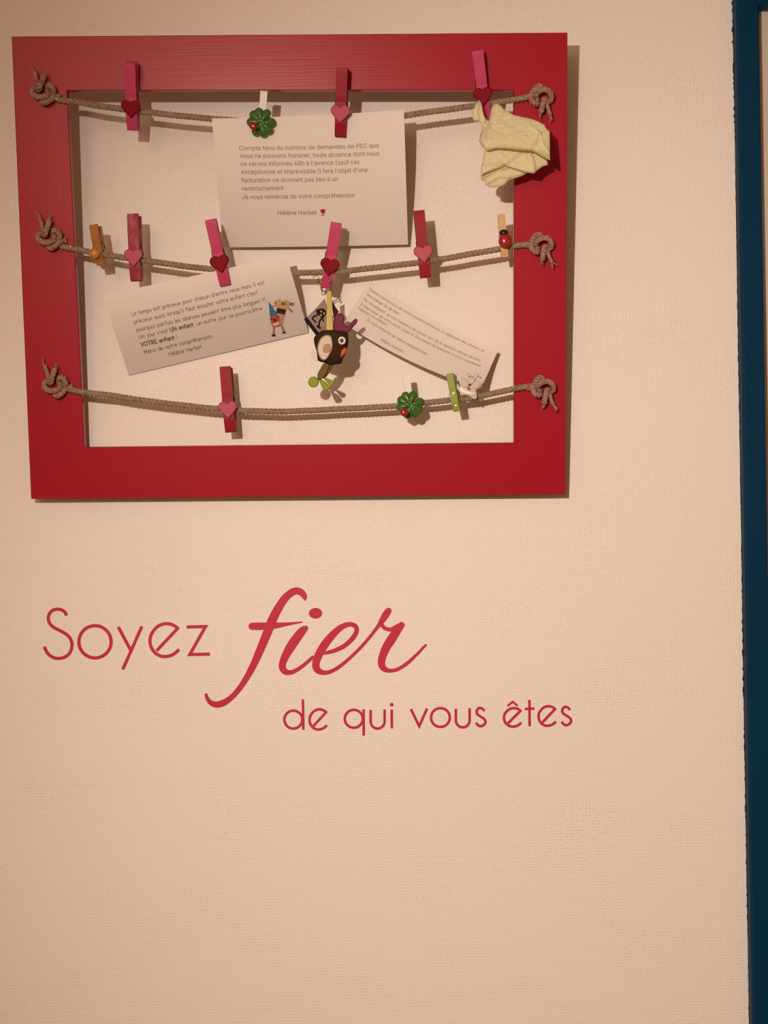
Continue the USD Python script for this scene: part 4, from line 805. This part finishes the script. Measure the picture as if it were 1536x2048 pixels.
# ribbon with dots
rib = obj('ribbon', P([(432, 372), (462, 362), (496, 350), (497, 450), (500, 560), (508, 700), (522, 884), (472, 890), (424, 888), (428, 700), (436, 560), (434, 450)], HBIRD + 0.006, 0.0007, 2, 1.2, 0), M_ribbon, bird, smooth=30)
dots = []
for r_ in range(26):
    for c_ in range(3):
        fx = (c_ + (0.5 if r_ % 2 else 0.15)) / 3.1; yy = 385 + r_ * 19.5; x0_, x1_ = (432 - max(0, yy - 600) * 0.02, 496 + max(0, yy - 450) * 0.058)
        q = CB([(x0_ + (x1_ - x0_) * fx, yy)])[0]; dots.append(Point(*q).buffer(0.8, quad_segs=3))
obj('dots', px_flat(unary_union(dots), HBIRD + 0.0068, 0.0001), M_dot, rib, kind='stuff')
tag = obj('film_tag', P([(405, 455), (300, 575), (165, 712), (240, 830), (325, 935), (380, 900), (432, 865), (430, 700), (436, 560)], HBIRD - 0.002, 0.0004, 2, 1.6, 0), M_tag, bird, smooth=30)
obj('black_band', P([(124, 746), (160, 708), (336, 940), (296, 972)], HBIRD - 0.0016, 0.0009, 2, 1.2, 0), M_blackcloth, tag, smooth=30)
art = unary_union([px_poly(CB([(285, 620), (330, 600), (390, 600), (425, 640), (410, 690), (370, 730), (330, 690), (300, 660)]), 4), LineString(CB([(310, 680), (255, 705), (240, 735)])).buffer(1.6), LineString(CB([(370, 720), (335, 770), (325, 830)])).buffer(1.6), LineString(CB([(380, 720), (385, 770)])).buffer(1.3),
                   LineString(CB([(310, 835), (340, 860)])).buffer(2.2), LineString(CB([(240, 740), (285, 780)])).buffer(1.4)])
holes = unary_union([Point(*CB([q])[0]).buffer(2.1) for q in ((358, 635), (355, 685), (395, 660))])
obj('printed_figure', px_flat(art.difference(holes), HBIRD - 0.0014, 0.0001), M_blackcloth, tag)
obj('printed_dots', px_flat(holes, HBIRD - 0.0014, 0.0001), M_patch, tag)
obj('strap', P([(505, 480), (545, 560), (600, 640), (560, 690), (530, 720), (512, 620)], HBIRD - 0.003, 0.0005, 2, 1.5, 0), M_felt, bird, smooth=30)
obj('leg', P([(395, 1350), (475, 1352), (445, 1450), (402, 1530), (345, 1565), (312, 1562), (308, 1490), (335, 1435)], HBIRD - 0.001, 0.0022, 5, 1.2, 4), M_olive, bird, smooth=True)
obj('leg', P([(482, 1350), (520, 1365), (492, 1440), (418, 1535), (388, 1535), (448, 1450)], HBIRD - 0.004, 0.0016, 3, 1.2, 4), M_olive, bird, smooth=True)
obj('foot', P(arc(252, 1597, 73, 74, 0, 345, 20), HBIRD - 0.002, 0.0016, 3, 1.3, 0), M_lime, bird, smooth=True)
obj('foot', P([(330, 1568), (382, 1575), (440, 1620), (480, 1670), (470, 1700), (400, 1712), (362, 1650)], HBIRD - 0.002, 0.0014, 3, 1.3, 4), M_lime, bird, smooth=True)
obj('foot', P([(392, 1540), (430, 1545), (490, 1570), (532, 1592), (528, 1630), (500, 1650), (460, 1630), (420, 1580)], HBIRD - 0.005, 0.0014, 3, 1.3, 4), M_lime, bird, smooth=True)
obj('care_label', P([(205, 1200), (245, 1162), (300, 1228), (318, 1255), (312, 1310), (275, 1322), (240, 1275)], HBIRD - 0.004, 0.0004, 2, 1.3, 0), M_label, bird, smooth=30)
g = lambda x, y, h: at(*map(np.array, CB([(x, y)])[0]), h)
h2 = -rope_at(1, 657)[0][1]
obj('key_ring', torus(g(288, 190, h2 + 0.001), 0.0034, 0.0005, (0.2, 1, 0.1), 28), M_brass, bird, smooth=True)
ch = [(330, 120), (345, 190), (360, 260), (372, 330), (395, 370), (430, 375)]
for i, q in enumerate(((320, 215), (345, 250), (365, 330), (385, 385), (420, 372), (460, 345), (500, 365), (475, 310), (478, 260), (485, 215))):
    obj('chain_link', torus(g(*q, h2 + (0.0 if i < 3 else 0.004 + 0.001 * (i % 2))), 0.0019, 0.00042, ((1, .4, .2), (.3, 1, .2))[i % 2], 14, 6), M_brass, bird, smooth=True)
